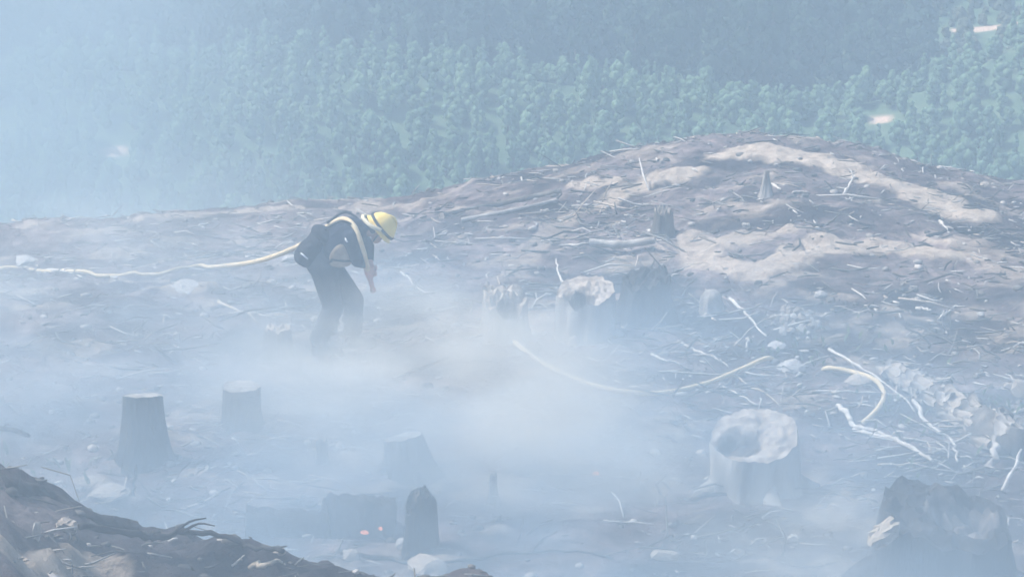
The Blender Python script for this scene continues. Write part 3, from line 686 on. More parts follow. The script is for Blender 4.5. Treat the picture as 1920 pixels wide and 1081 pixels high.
# ------------------------------------------------------------------ rocks and stones
def rock_data(seed, sub=3, flat=.7, rough=.35):
    bm = bmesh.new(); bmesh.ops.create_icosphere(bm, subdivisions=sub, radius=1)
    for v in bm.verts:
        n = mnoise.noise(v.co*1.1+Vector((seed*7.1, 0, 0))) + .5*mnoise.noise(v.co*2.6+Vector((0, seed*3.3, 0)))
        c = v.co.copy(); v.co = c*(1+rough*n)
        for ax in ((1, .3, .4), (-.6, 1, .2), (.2, -.8, .7), (-.3, -.3, 1)):     # flattened facets
            a = Vector(ax).normalized(); dd = v.co.dot(a); lim = .72+.1*math.sin(seed*3+ax[0]*5)
            if dd > lim: v.co -= a*(dd-lim)*.8
        v.co.z *= flat
    V = [tuple(v.co) for v in bm.verts]; F = [tuple(x.index for x in f.verts) for f in bm.faces]; bm.free(); return V, F
def rock(label, px, py, w_px, h_px, seed, mat='rock', name='rock', cat='rock', sub=3, y0=9.0):
    p = at(px, py, y0=y0); s = ppm(p); v, f = rock_data(seed, sub)
    rx, rz = w_px/s/2, h_px/s/2
    o = obj(name, mesh(name, v, f, M[mat], smooth=False)); o.location = (p.x, p.y+rx*.4, p.z+rz*.55); o.scale = (rx, rx*.8, rz/.75); o.rotation_euler = (0, 0, seed*.3)
    return tag(o, label, cat)
rock('largest white rock at the end of the long hose loop', 1485, 697, 54, 28, 1)
rock('white rock with dark stain just above the largest white rock', 1456, 658, 40, 22, 2)
rock('pale rock lying on top of the slope above the stone heap', 1538, 560, 30, 20, 3)
rock('pale oval rock alone on the reddish burnt slope', 1839, 594, 20, 12, 4)
rock('pale flat rock on the smoky slope above the hose', 45, 495, 48, 18, 5)
rock('low pale rock beside the hose on the smoky slope', 350, 548, 72, 26, 6)
rock('tan boulder at the frame edge beside the shaggy trunk', 1912, 742, 36, 44, 7, 'rock_tan')
rock('smaller pale rock just left of the tan edge boulder', 1893, 730, 28, 16, 8, 'rock_tan')
rock('pale diamond-shaped slab in the smoke at the bottom', 1245, 1052, 56, 24, 9, 'rock_tan', y0=18)
rock('pale rock at the foot of the post stump', 757, 1030, 36, 30, 10, y0=18)
rock('pale rock on the slope behind the firefighter pack', 545, 490, 34, 14, 11)
rock('bright small rock near the firefighter knees', 592, 602, 22, 14, 12)
rock('tiny bright stone right beside the firefighter boots', 634, 604, 12, 8, 13)
rock('grey rock by the hose beyond the shaggy trunk', 1612, 720, 60, 16, 14, 'rock_tan')
rock('pale rock cluster stone on the far side below the crest', 1848, 350, 24, 12, 15, 'rock_tan')
rock('rounded pale rock on the bank crest beside the branch', 655, 1052, 46, 26, 16, 'rock_tan')
rock('brown clod on top of the bank at its lower end', 800, 1078, 90, 40, 17, 'rock_tan')
rock('white stone far across the valley in the plantation clearing', 1650, 0, 1, 1, 18) if False else None
rock('small pale stone on the ash beside the thin burnt sapling', 316, 940, 12, 10, 19)
rock('small white stone by the curled hose', 1704, 712, 9, 8, 20)
rock('little pale stone below the white rocks', 1508, 662, 20, 10, 21)
def chunk(label, px, py, w_px, h_px, rz, seed, mat='wood', name='wood_chunk', dep=None):
    p = at(px, py) if dep is None else on_ray(px, py, dep); s = ppm(p); a, b = w_px/s/2, h_px/s/2; g = random.Random(seed)
    bm = bmesh.new(); bmesh.ops.create_cube(bm, size=2); bmesh.ops.subdivide_edges(bm, edges=bm.edges[:], cuts=3, use_grid_fill=True)
    for v in bm.verts:
        n = Vector((mnoise.noise(v.co*1.7+Vector((seed, 0, 0))), mnoise.noise(v.co*1.7+Vector((0, seed, 5))), mnoise.noise(v.co*1.7+Vector((3, 0, seed)))))
        v.co += n*.6; v.co.x *= 1-.3*abs(v.co.z); v.co.y *= 1-.3*abs(v.co.x)
    me = bpy.data.meshes.new(name); bm.to_mesh(me); bm.free(); me.materials.append(M[mat])
    o = obj(name, me); o.location = (p.x, p.y+.02, p.z+b*.7); o.scale = (a, a*.6, b); o.rotation_euler = (.15, rz, g.uniform(-.4, .4))
    return tag(o, label, 'wood')
chunk('bright yellow-tan chunk of cut wood on the near bank', 125, 996, 40, 20, .15, 1)
chunk('pale splintered billet standing on the near bank below the yellow-tan chunk', 68, 1018, 16, 38, .12, 2, 'stick_pale')
chunk('flat pale wood chip at the bend of the dark crooked branch', 522, 1042, 26, 9, -.1, 3)
rock('pinkish bark slab on the shoulder of the near bank', 205, 935, 80, 24, 44, 'rock_tan', name='bark_slab', cat='bark')
chunk('pale torn splinter hanging off the jagged corner stump', 1658, 1010, 66, 26, -.6, 5, 'stick_tan', dep=at(1775, 1110).y-.25)
chunk('white wood scrap in the smoke between the hollow stump and jagged stump', 1488, 1016, 20, 12, .3, 6, 'stick_pale')
chunk('small square pale offcut on the mound above the big soil patch', 1399, 426, 14, 8, .1, 7, 'stick_pale')
chunk('small pale offcut on the slope left of the upturned root', 1168, 424, 14, 9, .1, 8, 'stick_pale')
chunk('pale upright chip behind the smoky left slope stump', 331, 640, 12, 18, .1, 9, 'stick_pale')
def stone_heap():
    c = at(1500, 628); e = empty('stone_heap', c, 'heap of small broken tan stones on the slope above the hose', 'stone heap')
    kinds = [mesh('stone', *rock_data(s+40, 1, .8), M['rock_tan' if s % 3 else 'rock'], smooth=False) for s in range(6)]
    g = random.Random(5)
    for i in range(75):
        u = g.gauss(0, .45); v = g.gauss(0, .45)
        if abs(u) > 1 or abs(v) > 1: continue
        x = c.x+u*.27; y = c.y+.35+v*.55; h = .10*math.exp(-2*(u*u+v*v))*g.uniform(.4, 1)
        o = obj('stone', kinds[g.randrange(6)], e); s = g.uniform(.022, .055)
        o.location = (x-c.x, y-c.y, gz(x, y)-c.z+h+s*.4); o.scale = (s*g.uniform(.8, 1.5), s, s*.9); o.rotation_euler = (g.random()*3, g.random()*3, g.random()*6)
stone_heap()

# ------------------------------------------------------------------ embers
for px, py, sz, lb in ((1005, 905, 11, 'single glowing ember in the dark ash between smoke and log'), (1118, 886, 18, 'glowing ember patch at the top of the low charred log'),
                       (684, 997, 20, 'wide glowing ember at the foot of the fat rounded log'), (714, 990, 11, 'narrow upright ember at the end of the fat rounded log')):
    p = at(px, py, y0=18); 
    if px in (684, 714): p = on_ray(px, py, p.y-0.30)
    if px == 1118: p = on_ray(px, py, p.y-0.15)
    s = ppm(p); v, f = rock_data(px, 2)
    o = obj('ember', mesh('ember', v, f, M['ember'])); r = sz/s/2*.8; o.location = p; o.scale = (r, r, r*(1.3 if px == 714 else .6))
    tag(o, lb, 'ember')

# ------------------------------------------------------------------ firefighter
PY = 26.0
FP = at(638, 658); FP = Vector((FP.x, FP.y, gz(FP.x, FP.y)))
def capsule(bm, a, ra, b, rb, n=12):
    a, b = Vector(a), Vector(b); t = (b-a).normalized() if (b-a).length > 1e-6 else Vector((0, 0, 1))
    u = t.orthogonal().normalized(); v = t.cross(u); rings = []
    for i in range(5):
        ph = -math.pi/2 + (math.pi/2)*i/4*.98 + .02; rings.append((a + t*ra*math.sin(ph), ra*math.cos(ph)))
    for i in range(5):
        ph = (math.pi/2)*i/4*.98; rings.append((b + t*rb*math.sin(ph), rb*math.cos(ph)))
    R = []
    for c, r in rings: R.append([bm.verts.new(c + (u*math.cos(2*math.pi*k/n) + v*math.sin(2*math.pi*k/n))*r) for k in range(n)])
    for i in range(len(R)-1):
        for k in range(n): bm.faces.new((R[i][k], R[i][(k+1) % n], R[i+1][(k+1) % n], R[i+1][k]))
    bm.faces.new(R[0][::-1]); bm.faces.new(R[-1])
def ellipsoid(bm, c, r, rot=(0, 0, 0)):
    m = Matrix.Translation(c) @ Matrix.Rotation(rot[1], 4, 'Y') @ Matrix.Rotation(rot[2], 4, 'Z') @ Matrix.Diagonal((*r, 1))
    bmesh.ops.create_uvsphere(bm, u_segments=20, v_segments=14, radius=1, matrix=m)
def fused(name, build, voxel, mat, parent, smooth=6):
    bm = bmesh.new(); build(bm); me = bpy.data.meshes.new(name+'_src'); bm.to_mesh(me); bm.free()
    o = bpy.data.objects.new('tmp', me); COL.objects.link(o)
    r = o.modifiers.new('r', 'REMESH'); r.mode = 'VOXEL'; r.voxel_size = voxel; r.use_smooth_shade = True
    s = o.modifiers.new('s', 'SMOOTH'); s.factor = .5; s.iterations = smooth
    dg = bpy.context.evaluated_depsgraph_get(); me2 = bpy.data.meshes.new_from_object(o.evaluated_get(dg)); me2.name = name
    bpy.data.objects.remove(o); bpy.data.meshes.remove(me)
    me2.materials.clear(); me2.materials.append(M[mat])
    return obj(name, me2, parent)
person = empty('person', FP, 'firefighter in yellow helmet and dark clothes bending over the smoking slope', 'person'); person.scale = (1.07,)*3
HD = Vector((.395, 0, 1.215)); HT = rad(52)                    # head centre and how far it is bowed
HK = 1.03
def hp(x, y, z):                                              # head space (x forward, z up) to person space
    c, s = math.cos(HT), math.sin(HT); x *= HK; y *= HK; z *= HK; return Vector((HD.x + x*c + z*s, HD.y + y, HD.z - x*s + z*c))
WR, WL = Vector((.275, -.15, .88)), Vector((.30, .02, .85))
def body(bm):
    ellipsoid(bm, HD, (.095, .075, .115), (0, HT, 0))
    capsule(bm, hp(.03, 0, -.05), .062, hp(.055, 0, -.085), .048)               # jaw
    capsule(bm, hp(.095, 0, .0), .012, hp(.115, 0, -.03), .016, 8)              # nose
    for s in (-1, 1):
        ellipsoid(bm, hp(-.005, s*.078, -.01), (.022, .012, .032), (0, HT, 0))  # ears
        capsule(bm, hp(.088, s*.032, .018), .012, hp(.09, s*.045, .016), .010, 8)
    capsule(bm, hp(.09, -.022, -.062), .009, hp(.09, .022, -.062), .009, 8)     # mouth
    capsule(bm, (.19, 0, 1.22), .06, hp(-.02, 0, -.07), .055)                   # neck
    capsule(bm, (-.14, 0, .90), .13, (-.04, 0, 1.03), .125); capsule(bm, (-.04, 0, 1.03), .125, (.11, 0, 1.15), .135)
    capsule(bm, (.13, -.15, 1.18), .065, (.13, .15, 1.18), .065)
    capsule(bm, (.13, -.18, 1.18), .055, (.19, -.25, .97), .043); capsule(bm, (.19, -.25, .97), .042, WR, .03)
    capsule(bm, (.13, .18, 1.18), .055, (.27, .22, .97), .043); capsule(bm, (.27, .22, .97), .042, WL, .03)
    for s, kx, ax in ((-1, -.05, -.19), (1, .13, .12)):
        capsule(bm, (-.14, s*.09, .87), .095, (kx, s*.12, .47), .062); capsule(bm, (kx, s*.12, .47), .058, (ax, s*.13, .10), .042)
        capsule(bm, (ax-.03, s*.13, .045), .042, (ax+.17, s*.145, .035), .035)
    for W, s, f in ((WR, -1, Vector((.35, .30, -.9))), (WL, 1, Vector((.25, -.35, -.9)))):   # palms and fingers around the nozzle
        f = f.normalized(); side = Vector((.85, -.1, .35)).normalized(); cl = Vector((0, -s*1.0, 0))
        pal = W + f*.05; capsule(bm, W, .028, pal, .034, 10)
        for i, ln in enumerate((.034, .040, .037, .028)):
            b0 = pal + f*.012 + side*(.030-.021*i) ; b1 = b0 + f*.028 - cl*(-.012); b2 = b1 + cl*ln*.9 + f*.006; b3 = b2 - f*.024 + cl*.012
            capsule(bm, b0, .0098, b1, .0095, 7); capsule(bm, b1, .0095, b2, .009, 7); capsule(bm, b2, .009, b3, .008, 7)
        th = pal - f*.02 + side*.03; capsule(bm, W+f*.02+side*.015, .013, th+side*.012, .011, 7); capsule(bm, th+side*.012, .011, th+side*.018+cl*.035+f*.02, .009, 7)
bd = fused('body', body, .0055, 'skin', person, 3)
def jacket(bm):
    capsule(bm, (-.16, 0, .88), .155, (-.04, 0, 1.04), .165); capsule(bm, (-.04, 0, 1.04), .165, (.12, 0, 1.165), .165)
    capsule(bm, (-.03, -.07, 1.05), .135, (.12, -.08, 1.16), .14); capsule(bm, (-.03, .07, 1.05), .135, (.12, .08, 1.16), .14)
    capsule(bm, (.14, -.15, 1.18), .095, (.14, .15, 1.18), .095); capsule(bm, (.17, 0, 1.21), .09, (.25, 0, 1.235), .075)
    capsule(bm, (.14, -.19, 1.18), .088, (.195, -.255, .97), .066); capsule(bm, (.195, -.255, .97), .064, WR+Vector((-.02, -.012, .03)), .046)
    capsule(bm, (.14, .19, 1.18), .088, (.27, .225, .97), .066); capsule(bm, (.27, .225, .97), .064, WL+Vector((-.012, .02, .03)), .046)
    for i in range(7):                                         # folds of the cloth
        t = i/6; capsule(bm, (-.17+.24*t, -.155, .90+.2*t), .022, (-.10+.24*t, -.10, 1.10+.16*t), .018, 8)
fused('jacket', jacket, .012, 'navy', person, 4)
def trousers(bm):
    capsule(bm, (-.15, -.05, .90), .155, (-.15, .05, .90), .155)
    for s, kx, ax in ((-1, -.05, -.19), (1, .13, .12)):
        capsule(bm, (-.14, s*.085, .86), .136, (kx, s*.12, .47), .103); capsule(bm, (kx, s*.12, .47), .10, (ax, s*.13, .17), .092)
        for j in range(3): capsule(bm, (kx-.04-.02*j, s*.12, .42-.07*j), .045, (kx+.03-.02*j, s*.12, .40-.08*j), .05, 8)
fused('trousers', trousers, .012, 'trouser', person, 4)
for s, ax in ((-1, -.19), (1, .12)):
    def boot(bm, s=s, ax=ax):
        capsule(bm, (ax, s*.13, .22), .062, (ax-.005, s*.13, .07), .058); capsule(bm, (ax-.03, s*.13, .05), .055, (ax+.18, s*.147, .042), .046)
        capsule(bm, (ax-.05, s*.13, .015), .03, (ax+.2, s*.148, .012), .035)
    b = fused('boot', boot, .012, 'dark', person, 3)
for W, s, f in ((WR, -1, Vector((.35, .30, -.9))), (WL, 1, Vector((.25, -.35, -.9)))):
    def glove(bm, W=W, s=s, f=f):
        f = f.normalized(); side = Vector((.85, -.1, .35)).normalized(); cl = Vector((0, -s*1.0, 0)); pal = W+f*.05
        capsule(bm, W-f*.03, .040, W, .036, 10); capsule(bm, W, .034, pal, .040, 10)
        for i, ln in enumerate((.036, .043, .040, .031)):
            b0 = pal + f*.012 + side*(.033-.023*i); b1 = b0 + f*.030 + cl*.012; b2 = b1 + cl*ln*.9 + f*.006; b3 = b2 - f*.026 + cl*.012
            capsule(bm, b0, .0135, b1, .013, 7); capsule(bm, b1, .013, b2, .0125, 7); capsule(bm, b2, .0125, b3, .0115, 7)
        th = pal - f*.02 + side*.034; capsule(bm, W+f*.02+side*.018, .017, th+side*.012, .015, 7); capsule(bm, th+side*.012, .015, th+side*.018+cl*.038+f*.02, .013, 7)
    fused('glove', glove, .005, 'glove', person, 2)
def flank(bm):
    ellipsoid(bm, (.02, -.18, 1.03), (.075, .05, .13), (0, rad(34), 0)); ellipsoid(bm, (.07, -.19, .965), (.075, .045, .075), (0, rad(-25), 0)); ellipsoid(bm, (.0, -.15, .915), (.10, .05, .04), (0, rad(6), 0))
for a_, b_ in (((-.06, -.215, .97), (.13, -.225, .955)),):
    v, f = tube_data(spline([a_, tuple((np.array(a_)+np.array(b_))/2+np.array([0, -.02, 0])), b_], 4), .011, 6); obj('pouch_strap', mesh('pouch_strap', v, f, M['black']), person)
pn = fused('side_pouch', flank, .01, 'khaki', person, 4); pn['label'] = 'tan canvas pouch on the flank'
def revolve(name, prof, mat, parent, n=40, sx=1.0, sy=1.0):
    V = []; F = []
    for r, z in prof:
        for k in range(n): a = 2*math.pi*k/n; V.append(tuple(hp(.0+math.cos(a)*r*sx, math.sin(a)*r*sy, z)))
    for i in range(len(prof)-1):
        for k in range(n): F.append((i*n+k, i*n+(k+1) % n, (i+1)*n+(k+1) % n, (i+1)*n+k))
    return obj(name, mesh(name, V, F, M[mat]), parent)
dome = [(.003, .158)] + [(.132*math.sin(a), .015+.143*math.cos(a)) for a in [i*math.pi/2/12 for i in range(1, 13)]] + [(.134, .0), (.126, .0), (.118, .06), (.06, .13), (.003, .142)]
hl = revolve('helmet', dome, 'helmet', person, 40, 1.10, .98)
revolve('brim', [(.131, .012), (.142, .003), (.153, -.008), (.155, -.014), (.142, -.006), (.128, .002)], 'helmet', hl, 40, 1.06, 1.0)
v, f = tube_data([hp(-.125+.27*i/12, 0, .035+.135*math.sin(math.pi*i/12)) for i in range(13)], .012, 8); obj('ridge', mesh('ridge', v, f, M['helmet']), hl)
revolve('strap_band', [(.138, .022), (.143, .024), (.143, .046), (.136, .050)], 'dark', hl, 40, 1.10, 1.0)
v, f = tube_data(spline([hp(.0, -.135, .03), hp(-.09, -.13, -.02), hp(-.165, -.06, -.045), hp(-.18, 0, -.05), hp(-.165, .06, -.045), hp(-.09, .13, -.02), hp(0, .135, .03)], 6), .021, 8)
obj('neck_guard', mesh('neck_guard', v, f, M['cream']), hl)
v, f = tube_data(spline([hp(.02, -.10, .0), hp(.035, -.075, -.07), hp(.06, 0, -.125), hp(.035, .075, -.07), hp(.02, .10, 0)], 5), .007, 6)
obj('chin_strap', mesh('chin_strap', v, f, M['dark']), hl)
for s in (-1, 1):
    V_, F_ = rock_data(2, 2, 1, 0); e_ = obj('eye', mesh('eye', V_, F_, M['dark']), bd); e_.location = hp(.094, s*.036, .006); e_.scale = (.009,)*3
def hair(bm): ellipsoid(bm, hp(-.03, 0, .0), (.085, .083, .11), (0, HT, 0))
fused('hair', hair, .01, 'dark', person, 2)
# backpack worn low on the back
pack = empty('backpack', FP + Vector((-.2, 0, .95))*1.07, 'black backpack worn on the bent back of the firefighter', 'backpack'); pack.scale = (1.13,)*3
def packbody(bm):
    m = Matrix.Translation((0, 0, .03)) @ Matrix.Rotation(rad(32), 4, 'Y')
    for (x, y, z, rx, ry, rz) in ((-.06, 0, -.04, .12, .17, .14), (-.05, 0, .09, .10, .16, .12), (-.09, 0, -.09, .09, .14, .09), (-.06, -.10, -.03, .10, .08, .13), (-.06, .10, -.03, .10, .08, .13)):
        bmesh.ops.create_uvsphere(bm, u_segments=18, v_segments=12, radius=1, matrix=m @ Matrix.Translation((x, y, z)) @ Matrix.Diagonal((rx, ry, rz, 1)))
fused('pack_body', packbody, .012, 'black', pack, 3)
def lid(bm):
    m = Matrix.Translation((.06, 0, .19)) @ Matrix.Rotation(rad(36), 4, 'Y')
    bmesh.ops.create_uvsphere(bm, u_segments=18, v_segments=12, radius=1, matrix=m @ Matrix.Diagonal((.13, .16, .07, 1)))
fused('lid', lid, .012, 'black', pack, 3)
def strip(name, a, b, r, parent, mat='white'):
    a, b = np.array(a), np.array(b); v, f = tube_data([a, a*.5+b*.5, b], [r*.8, r, r*.8], 6); return obj(name, mesh(name, v, f, M[mat]), parent)
strip('reflective_strip', (-.135, -.19, .075), (-.07, -.20, .02), .009, pack)
strip('strap_tab', (.27, -.235, .225), (.29, -.25, .19), .011, pack)
for s in (-1, 1):
    v, f = tube_data(spline([(.08, s*.12, .27), (.24, s*.16, .36), (.37, s*.16, .28), (.35, s*.18, .12), (.10, s*.19, -.02)], 5), .012, 6); obj('shoulder_strap', mesh('shoulder_strap', v, f, M['black']), pack)

# ------------------------------------------------------------------ hoses
def hose(label, P, r=.026, seed=1, clamp=True):
    o0 = Vector(P[0]); e = empty('fire_hose', o0, label, 'hose')
    path = spline([np.array(Vector(p)-o0) for p in P], 10); g = random.Random(seed)
    for q in path:
        zg = gz(q[0]+o0.x, q[1]+o0.y)-o0.z + r*.7
        if clamp and q[2] < zg: q[2] = zg
    rr = [r*g.uniform(.95, 1.05) for _ in path]
    v, f = tube_data(path, rr, 14); obj('hose_line', mesh('hose_line', v, f, M['hose']), e)
    return e, o0
fy = FP.y
HP = [at(-60, 505, .02), at(75, 511, .02), at(180, 520, .02), at(300, 519, .03), at(395, 507, .04)]
HP += [on_ray(480, 490, fy+1.2), on_ray(556, 463, fy+.42), on_ray(596, 437, fy+.24), on_ray(630, 415, fy+.10), on_ray(648, 411, fy-.05), on_ray(664, 424, fy-.19), on_ray(676, 452, fy-.27), on_ray(685, 485, fy-.25), on_ray(691, 512, fy-.14)]
e, o0 = hose('pale tan hose running across the smoky slope and over the firefighter shoulder', HP)
n0 = Vector(HP[-1])-o0; dn = (Vector(on_ray(700, 545, fy-.02))-Vector(HP[-1]))
v, f = tube_data([n0-dn*.12, n0+dn*.15, n0+dn*.4, n0+dn*.75, n0+dn], [.034, .036, .026, .024, .032], 12); nz = obj('nozzle', mesh('nozzle', v, f, M['red']), e)
nz['label'] = 'red hose nozzle in the gloved hands'
HP2 = [at(915, 606, -.08), at(950, 636, .03), at(1005, 678, .03), at(1075, 714, .03), at(1150, 738, .03), at(1235, 743, .03), at(1320, 727, .04), at(1390, 704, .06), at(1440, 681, .05), at(1462, 676, -.06), at(1500, 680, -.10), at(1536, 692, -.05), at(1552, 697, .04), at(1600, 707, .05), at(1640, 722, .05), at(1657, 748, .05), at(1646, 774, .04), at(1618, 797, .02)]
hose('pale tan hose looping across the burnt ground past the white rocks and curling back', HP2, .025, 2, False)

# ------------------------------------------------------------------ loose litter, too small and too many to pick apart
def litter():
    g = np.random.default_rng(12); V = []; F = []; T = []; n = 0
    cnt = 16000; y = g.uniform(10, 39, cnt); hw = y*0.215+1.0; x = g.uniform(-1, 1, cnt)*hw
    n_field = cnt                                             # then slash gathered in tangled piles
    for px, py, m_, sx, sy in ((1400, 700, 150, .45, .9), (1740, 830, 170, .5, .9), (1120, 400, 160, .6, 1.6), (1000, 560, 90, .5, 1.0), (1830, 640, 90, .6, 1.2), (1560, 420, 110, .8, 1.2), (520, 460, 70, .6, 1.2), (200, 640, 70, .7, 1.0), (1330, 1000, 90, .5, .7), (420, 930, 60, .5, .6), (1260, 590, 90, .4, .9)):
        p = at(px, py); x = np.append(x, p.x+g.normal(0, sx, m_)); y = np.append(y, p.y+g.normal(0, sy, m_))
    cnt = len(x)
    z = terrain(x, y); dens = fbm(x/1.3, y/1.3, 3, 55)
    sm_ = soil_mask(x, y)
    for i in range(cnt):
        if g.random() > np.clip(.5+2.6*dens[i], .08, 1) and i < n_field: continue
        stick = g.random() < .55; pale = g.random() < .34
        if stick: ln = g.uniform(.06, .32)*(1 if g.random() < .9 else 2); r = g.uniform(.004, .010)*(1.0 if y[i] < 26 else 1.35)
        else: ln = g.uniform(.02, .09); r = ln*g.uniform(.15, .35)
        if y[i] < 14.5: ln *= .8; r *= .8; pale = pale and g.random() < .6
        if i >= n_field and stick: ln *= 1.7; r *= 1.2
        a = g.normal(0, .9) if g.random() < .7 else g.uniform(0, 6.28); tl = g.normal(0, .14) if g.random() < .97 else g.uniform(.4, 1.0)
        d = np.array([math.cos(a)*math.cos(tl), math.sin(a)*math.cos(tl), math.sin(tl)])
        c = np.array([x[i], y[i], z[i]+.07*sm_[i]+r*.8+abs(d[2])*ln*.4]); u = np.cross(d, [0, 0, 1.]); u /= np.linalg.norm(u)+1e-9; w_ = np.cross(u, d)
        bend = (u*g.normal(0, .07)+w_*g.normal(0, .05))*ln; k = n
        for q, (t, rr) in enumerate(((-.5, .8), (0, 1.), (.5, .5))):
            cc = c+d*ln*t+(bend if q == 1 else 0)
            for m in range(4):
                th = m*math.pi/2+.4; fl = 1 if stick else .45; V.append(cc+(u*math.cos(th)+w_*math.sin(th)*fl)*r*rr)
        for q in range(2):
            for m in range(4): F.append((k+q*4+m, k+q*4+(m+1) % 4, k+q*4+4+(m+1) % 4, k+q*4+4+m))
        F.append((k+3, k+2, k+1, k)); F.append((k+8, k+9, k+10, k+11)); n += 12
        b_ = g.uniform(.34, .66) if pale else g.uniform(.03, .20); col = np.array([1, .93, .85]) if g.random() < .8 else np.array([1, .82, .66])
        T += [b_*col]*12
    me = quads_mesh('wood_litter', np.array(V), np.array(F), M['litter'], np.array(T)); tag(obj('wood_litter', me), 'charred twigs and pale wood chips littering the burnt ground', 'litter', None, 'stuff')
    # stones and clods
    V0 = [rock_data(s+80, 1, .75) for s in range(5)]; V = []; F = []; T = []; n = 0; cnt = 3600
    y = 10+29*g.random(cnt)**1.15; x = g.uniform(-1, 1, cnt)*(y*.215+1); z = terrain(x, y)
    for i in range(cnt):
        v, f = V0[g.integers(5)]; s = .012+.05*g.random()**3; v = np.array(v)*s*np.array([g.uniform(.8, 1.6), 1, .9]); a = g.uniform(0, 6.28); c_, s_ = math.cos(a), math.sin(a)
        V.append(np.stack([v[:, 0]*c_-v[:, 1]*s_+x[i], v[:, 0]*s_+v[:, 1]*c_+y[i], v[:, 2]+z[i]+s*.3], 1)); F.append(np.array(f)+n); n += len(v)
        b_ = g.uniform(.05, .22) if g.random() < .7 else g.uniform(.3, .55); T.append(np.tile(b_*np.array([1, .9, .82]), (len(v), 1)))
    me = quads_mesh('loose_gravel', np.concatenate(V), np.concatenate(F), M['litter'], np.concatenate(T)); tag(obj('loose_gravel', me), 'small clods and stones strewn over the burnt ground', 'gravel', None, 'stuff')
litter()
# a few green weeds that survived at the edge of the burn
def weeds():
    g = np.random.default_rng(31); V = []; F = []; T = []; n = 0
    for px, py, cnt, sp in ((1880, 770, 60, .35), (1560, 640, 40, .4), (1740, 800, 30, .3), (1690, 860, 20, .3), (110, 880, 30, .3), (1500, 660, 25, .25)):
        p = at(px, py)
        for i in range(cnt):
            x = p.x+g.normal(0, sp); y = p.y+g.normal(0, sp); z = gz(x, y); h = g.uniform(.04, .13); a = g.uniform(0, 6.28); d = np.array([math.cos(a), math.sin(a), 0]); s = np.array([-d[1], d[0], 0])*h*.16
            b = np.array([x, y, z-.01]); m = b+d*h*.25+np.array([0, 0, h*.6]); t = b+d*h*.7+np.array([0, 0, h])
            V += [b-s*.5, b+s*.5, m+s, m-s, t+s*.1, t-s*.1]; F += [(n, n+1, n+2, n+3), (n+3, n+2, n+4, n+5)]; n += 6; T += [g.uniform(0, .7)]*6
    me = quads_mesh('weeds', np.array(V), np.array(F), M['weed'], np.array(T)); tag(obj('weeds', me), 'sparse green weeds at the edge of the burnt ground', 'weeds', None, 'stuff')
weeds()

# ------------------------------------------------------------------ haze and smoke
def volume_mat(name, color, density, aniso=0.0, dims=None, scale=1.0, lo=.35, hi=.75, seed=0.0, power=1.5, detail=2):
    m, t, out = nodes(name); L = t.links.new
    pv = N(t, 'VolumePrincipled'); pv.inputs['Color'].default_value = (*color, 1); pv.inputs['Anisotropy'].default_value = aniso
    pv.inputs['Density'].default_value = density
    if dims is not None:
        tc = N(t, 'TexCoord'); ln = N(t, 'VectorMath', operation='DOT_PRODUCT'); L(tc.outputs['Object'], ln.inputs[0]); L(tc.outputs['Object'], ln.inputs[1])
        one = N(t, 'Math', operation='SUBTRACT', use_clamp=True); one.inputs[0].default_value = 1; L(ln.outputs['Value'], one.inputs[1])
        pw = N(t, 'Math', operation='POWER'); L(one.outputs[0], pw.inputs[0]); pw.inputs[1].default_value = power
        mp = N(t, 'Mapping'); mp.inputs['Scale'].default_value = (dims[0]*.6, dims[1], dims[2]*1.3); mp.inputs['Location'].default_value = (seed, seed*1.7, 0); L(tc.outputs['Object'], mp.inputs['Vector'])
        nz = N(t, 'TexNoise'); nz.inputs['Scale'].default_value = scale; nz.inputs['Detail'].default_value = detail; nz.inputs['Roughness'].default_value = .58; nz.inputs['Distortion'].default_value = 0
        L(mp.outputs[0], nz.inputs['Vector'])
        mr = N(t, 'MapRange'); mr.interpolation_type = 'SMOOTHSTEP'; mr.inputs['From Min'].default_value = lo; mr.inputs['From Max'].default_value = hi; L(nz.outputs['Fac'], mr.inputs['Value'])
        a = N(t, 'Math', operation='MULTIPLY'); L(pw.outputs[0], a.inputs[0]); L(mr.outputs[0], a.inputs[1])
        b = N(t, 'Math', operation='MULTIPLY'); L(a.outputs[0], b.inputs[0]); b.inputs[1].default_value = density; L(b.outputs[0], pv.inputs['Density'])
    L(pv.outputs[0], out.inputs['Volume'])
    return m
def box(name, lo, hi, mat):
    x0, y0, z0 = lo; x1, y1, z1 = hi
    V = [(x, y, z) for z in (z0, z1) for y in (y0, y1) for x in (x0, x1)]
    return obj(name, mesh(name, V, [(0, 2, 3, 1), (4, 5, 7, 6), (0, 1, 5, 4), (2, 6, 7, 3), (0, 4, 6, 2), (1, 3, 7, 5)], mat, smooth=False))
HAZE_C = (0.59, 0.79, 0.96)
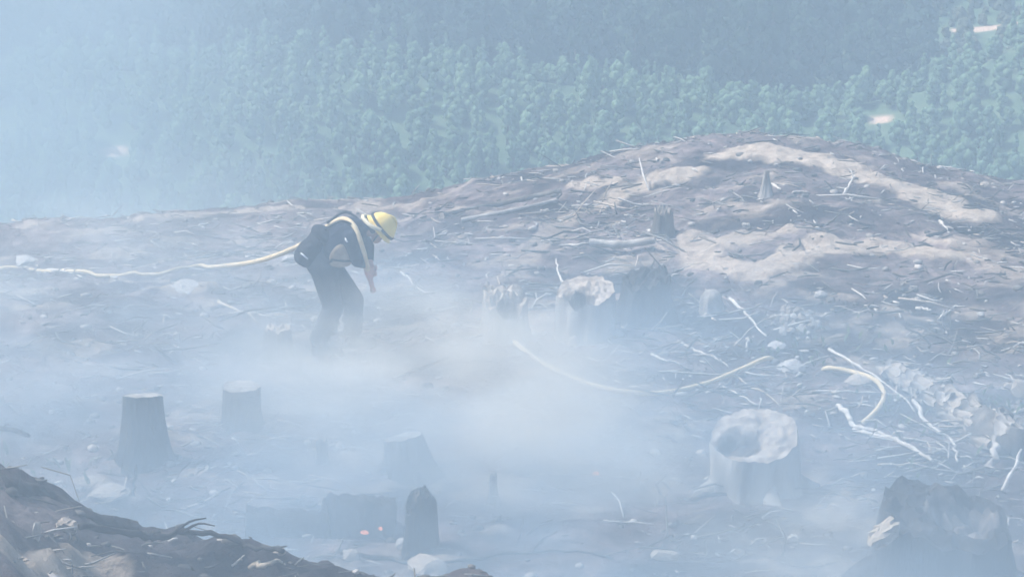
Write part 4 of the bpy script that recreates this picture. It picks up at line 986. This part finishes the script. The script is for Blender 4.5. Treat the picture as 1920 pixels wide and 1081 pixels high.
hz = box('haze', (-270, -45, -78.5), (270, 910, 26), volume_mat('valley_haze', HAZE_C, 0.0008)); hz['kind'] = 'stuff'
hz['label'] = 'even pale blue haze filling the whole valley'; hz['category'] = 'haze'
SM_C = (0.70, 0.85, 1.0)
def smoke(label, c, dims, density, scale=.5, lo=.3, hi=.7, seed=0., power=1.5, name='smoke', color=SM_C, rot=0.0):
    bm = bmesh.new(); bmesh.ops.create_icosphere(bm, subdivisions=3, radius=1.03); me = bpy.data.meshes.new(name); bm.to_mesh(me); bm.free()
    me.materials.append(volume_mat(name, color, density, 0.0, dims, scale, lo, hi, seed, power))
    o = obj(name, me); o.location = c; o.scale = dims; o.rotation_euler = (0, 0, rot); tag(o, label, 'smoke', None, 'stuff'); return o
smoke('broad thin veil of blue smoke drifting over the near slope', (-2.4, 11.5, 5.0), (12.5, 13, 6.5), .054, .25, .22, .72, 1.0, 0.7, color=(.61, .79, .96))
smoke('shallow layer of blue smoke lying over the whole burnt slope', (-0.8, 20.5, -.2), (10, 11, 1.5), .36, .8, .40, .60, 2.0, 1.0, color=(.63, .80, .96))
smoke('blue smoke rising from the foot of the near bank', (-0.2, 15.2, 1.0), (6.5, 5.0, 3.0), .17, .8, .40, .60, 9.0, 1.0, color=(.61, .80, .96))
smoke('dense white smoke bank pooled on the ground in front of the firefighter', (-0.8, 23.9, .2), (2.6, 2.8, 1.05), 1.6, 1.1, .41, .60, 4.0, color=(.99, .96, .89))
smoke('thick white smoke rolling up behind the ember log', (0.35, 22.2, .1), (1.7, 1.6, .85), 1.9, 1.2, .41, .60, 5.0, color=(.99, .96, .89))
smoke('pale smoke column drifting up over the far side of the valley behind the hose', (-19, 70, -8), (17, 26, 18), .078, .10, .30, .66, 7.0, color=(.70, .86, .95))
smoke('low smoke hanging over the ashy slope beside the charred stumps', (-4.2, 26.0, .2), (4.2, 7.0, 1.4), .29, .9, .41, .60, 11.0, color=(.82, .90, .94))
smoke('pale smoke pocket between the hollow stump and the jagged stump', (2.3, 19.8, .1), (1.6, 1.8, .8), .90, .9, .38, .62, 15.0, color=(.90, .94, .94))
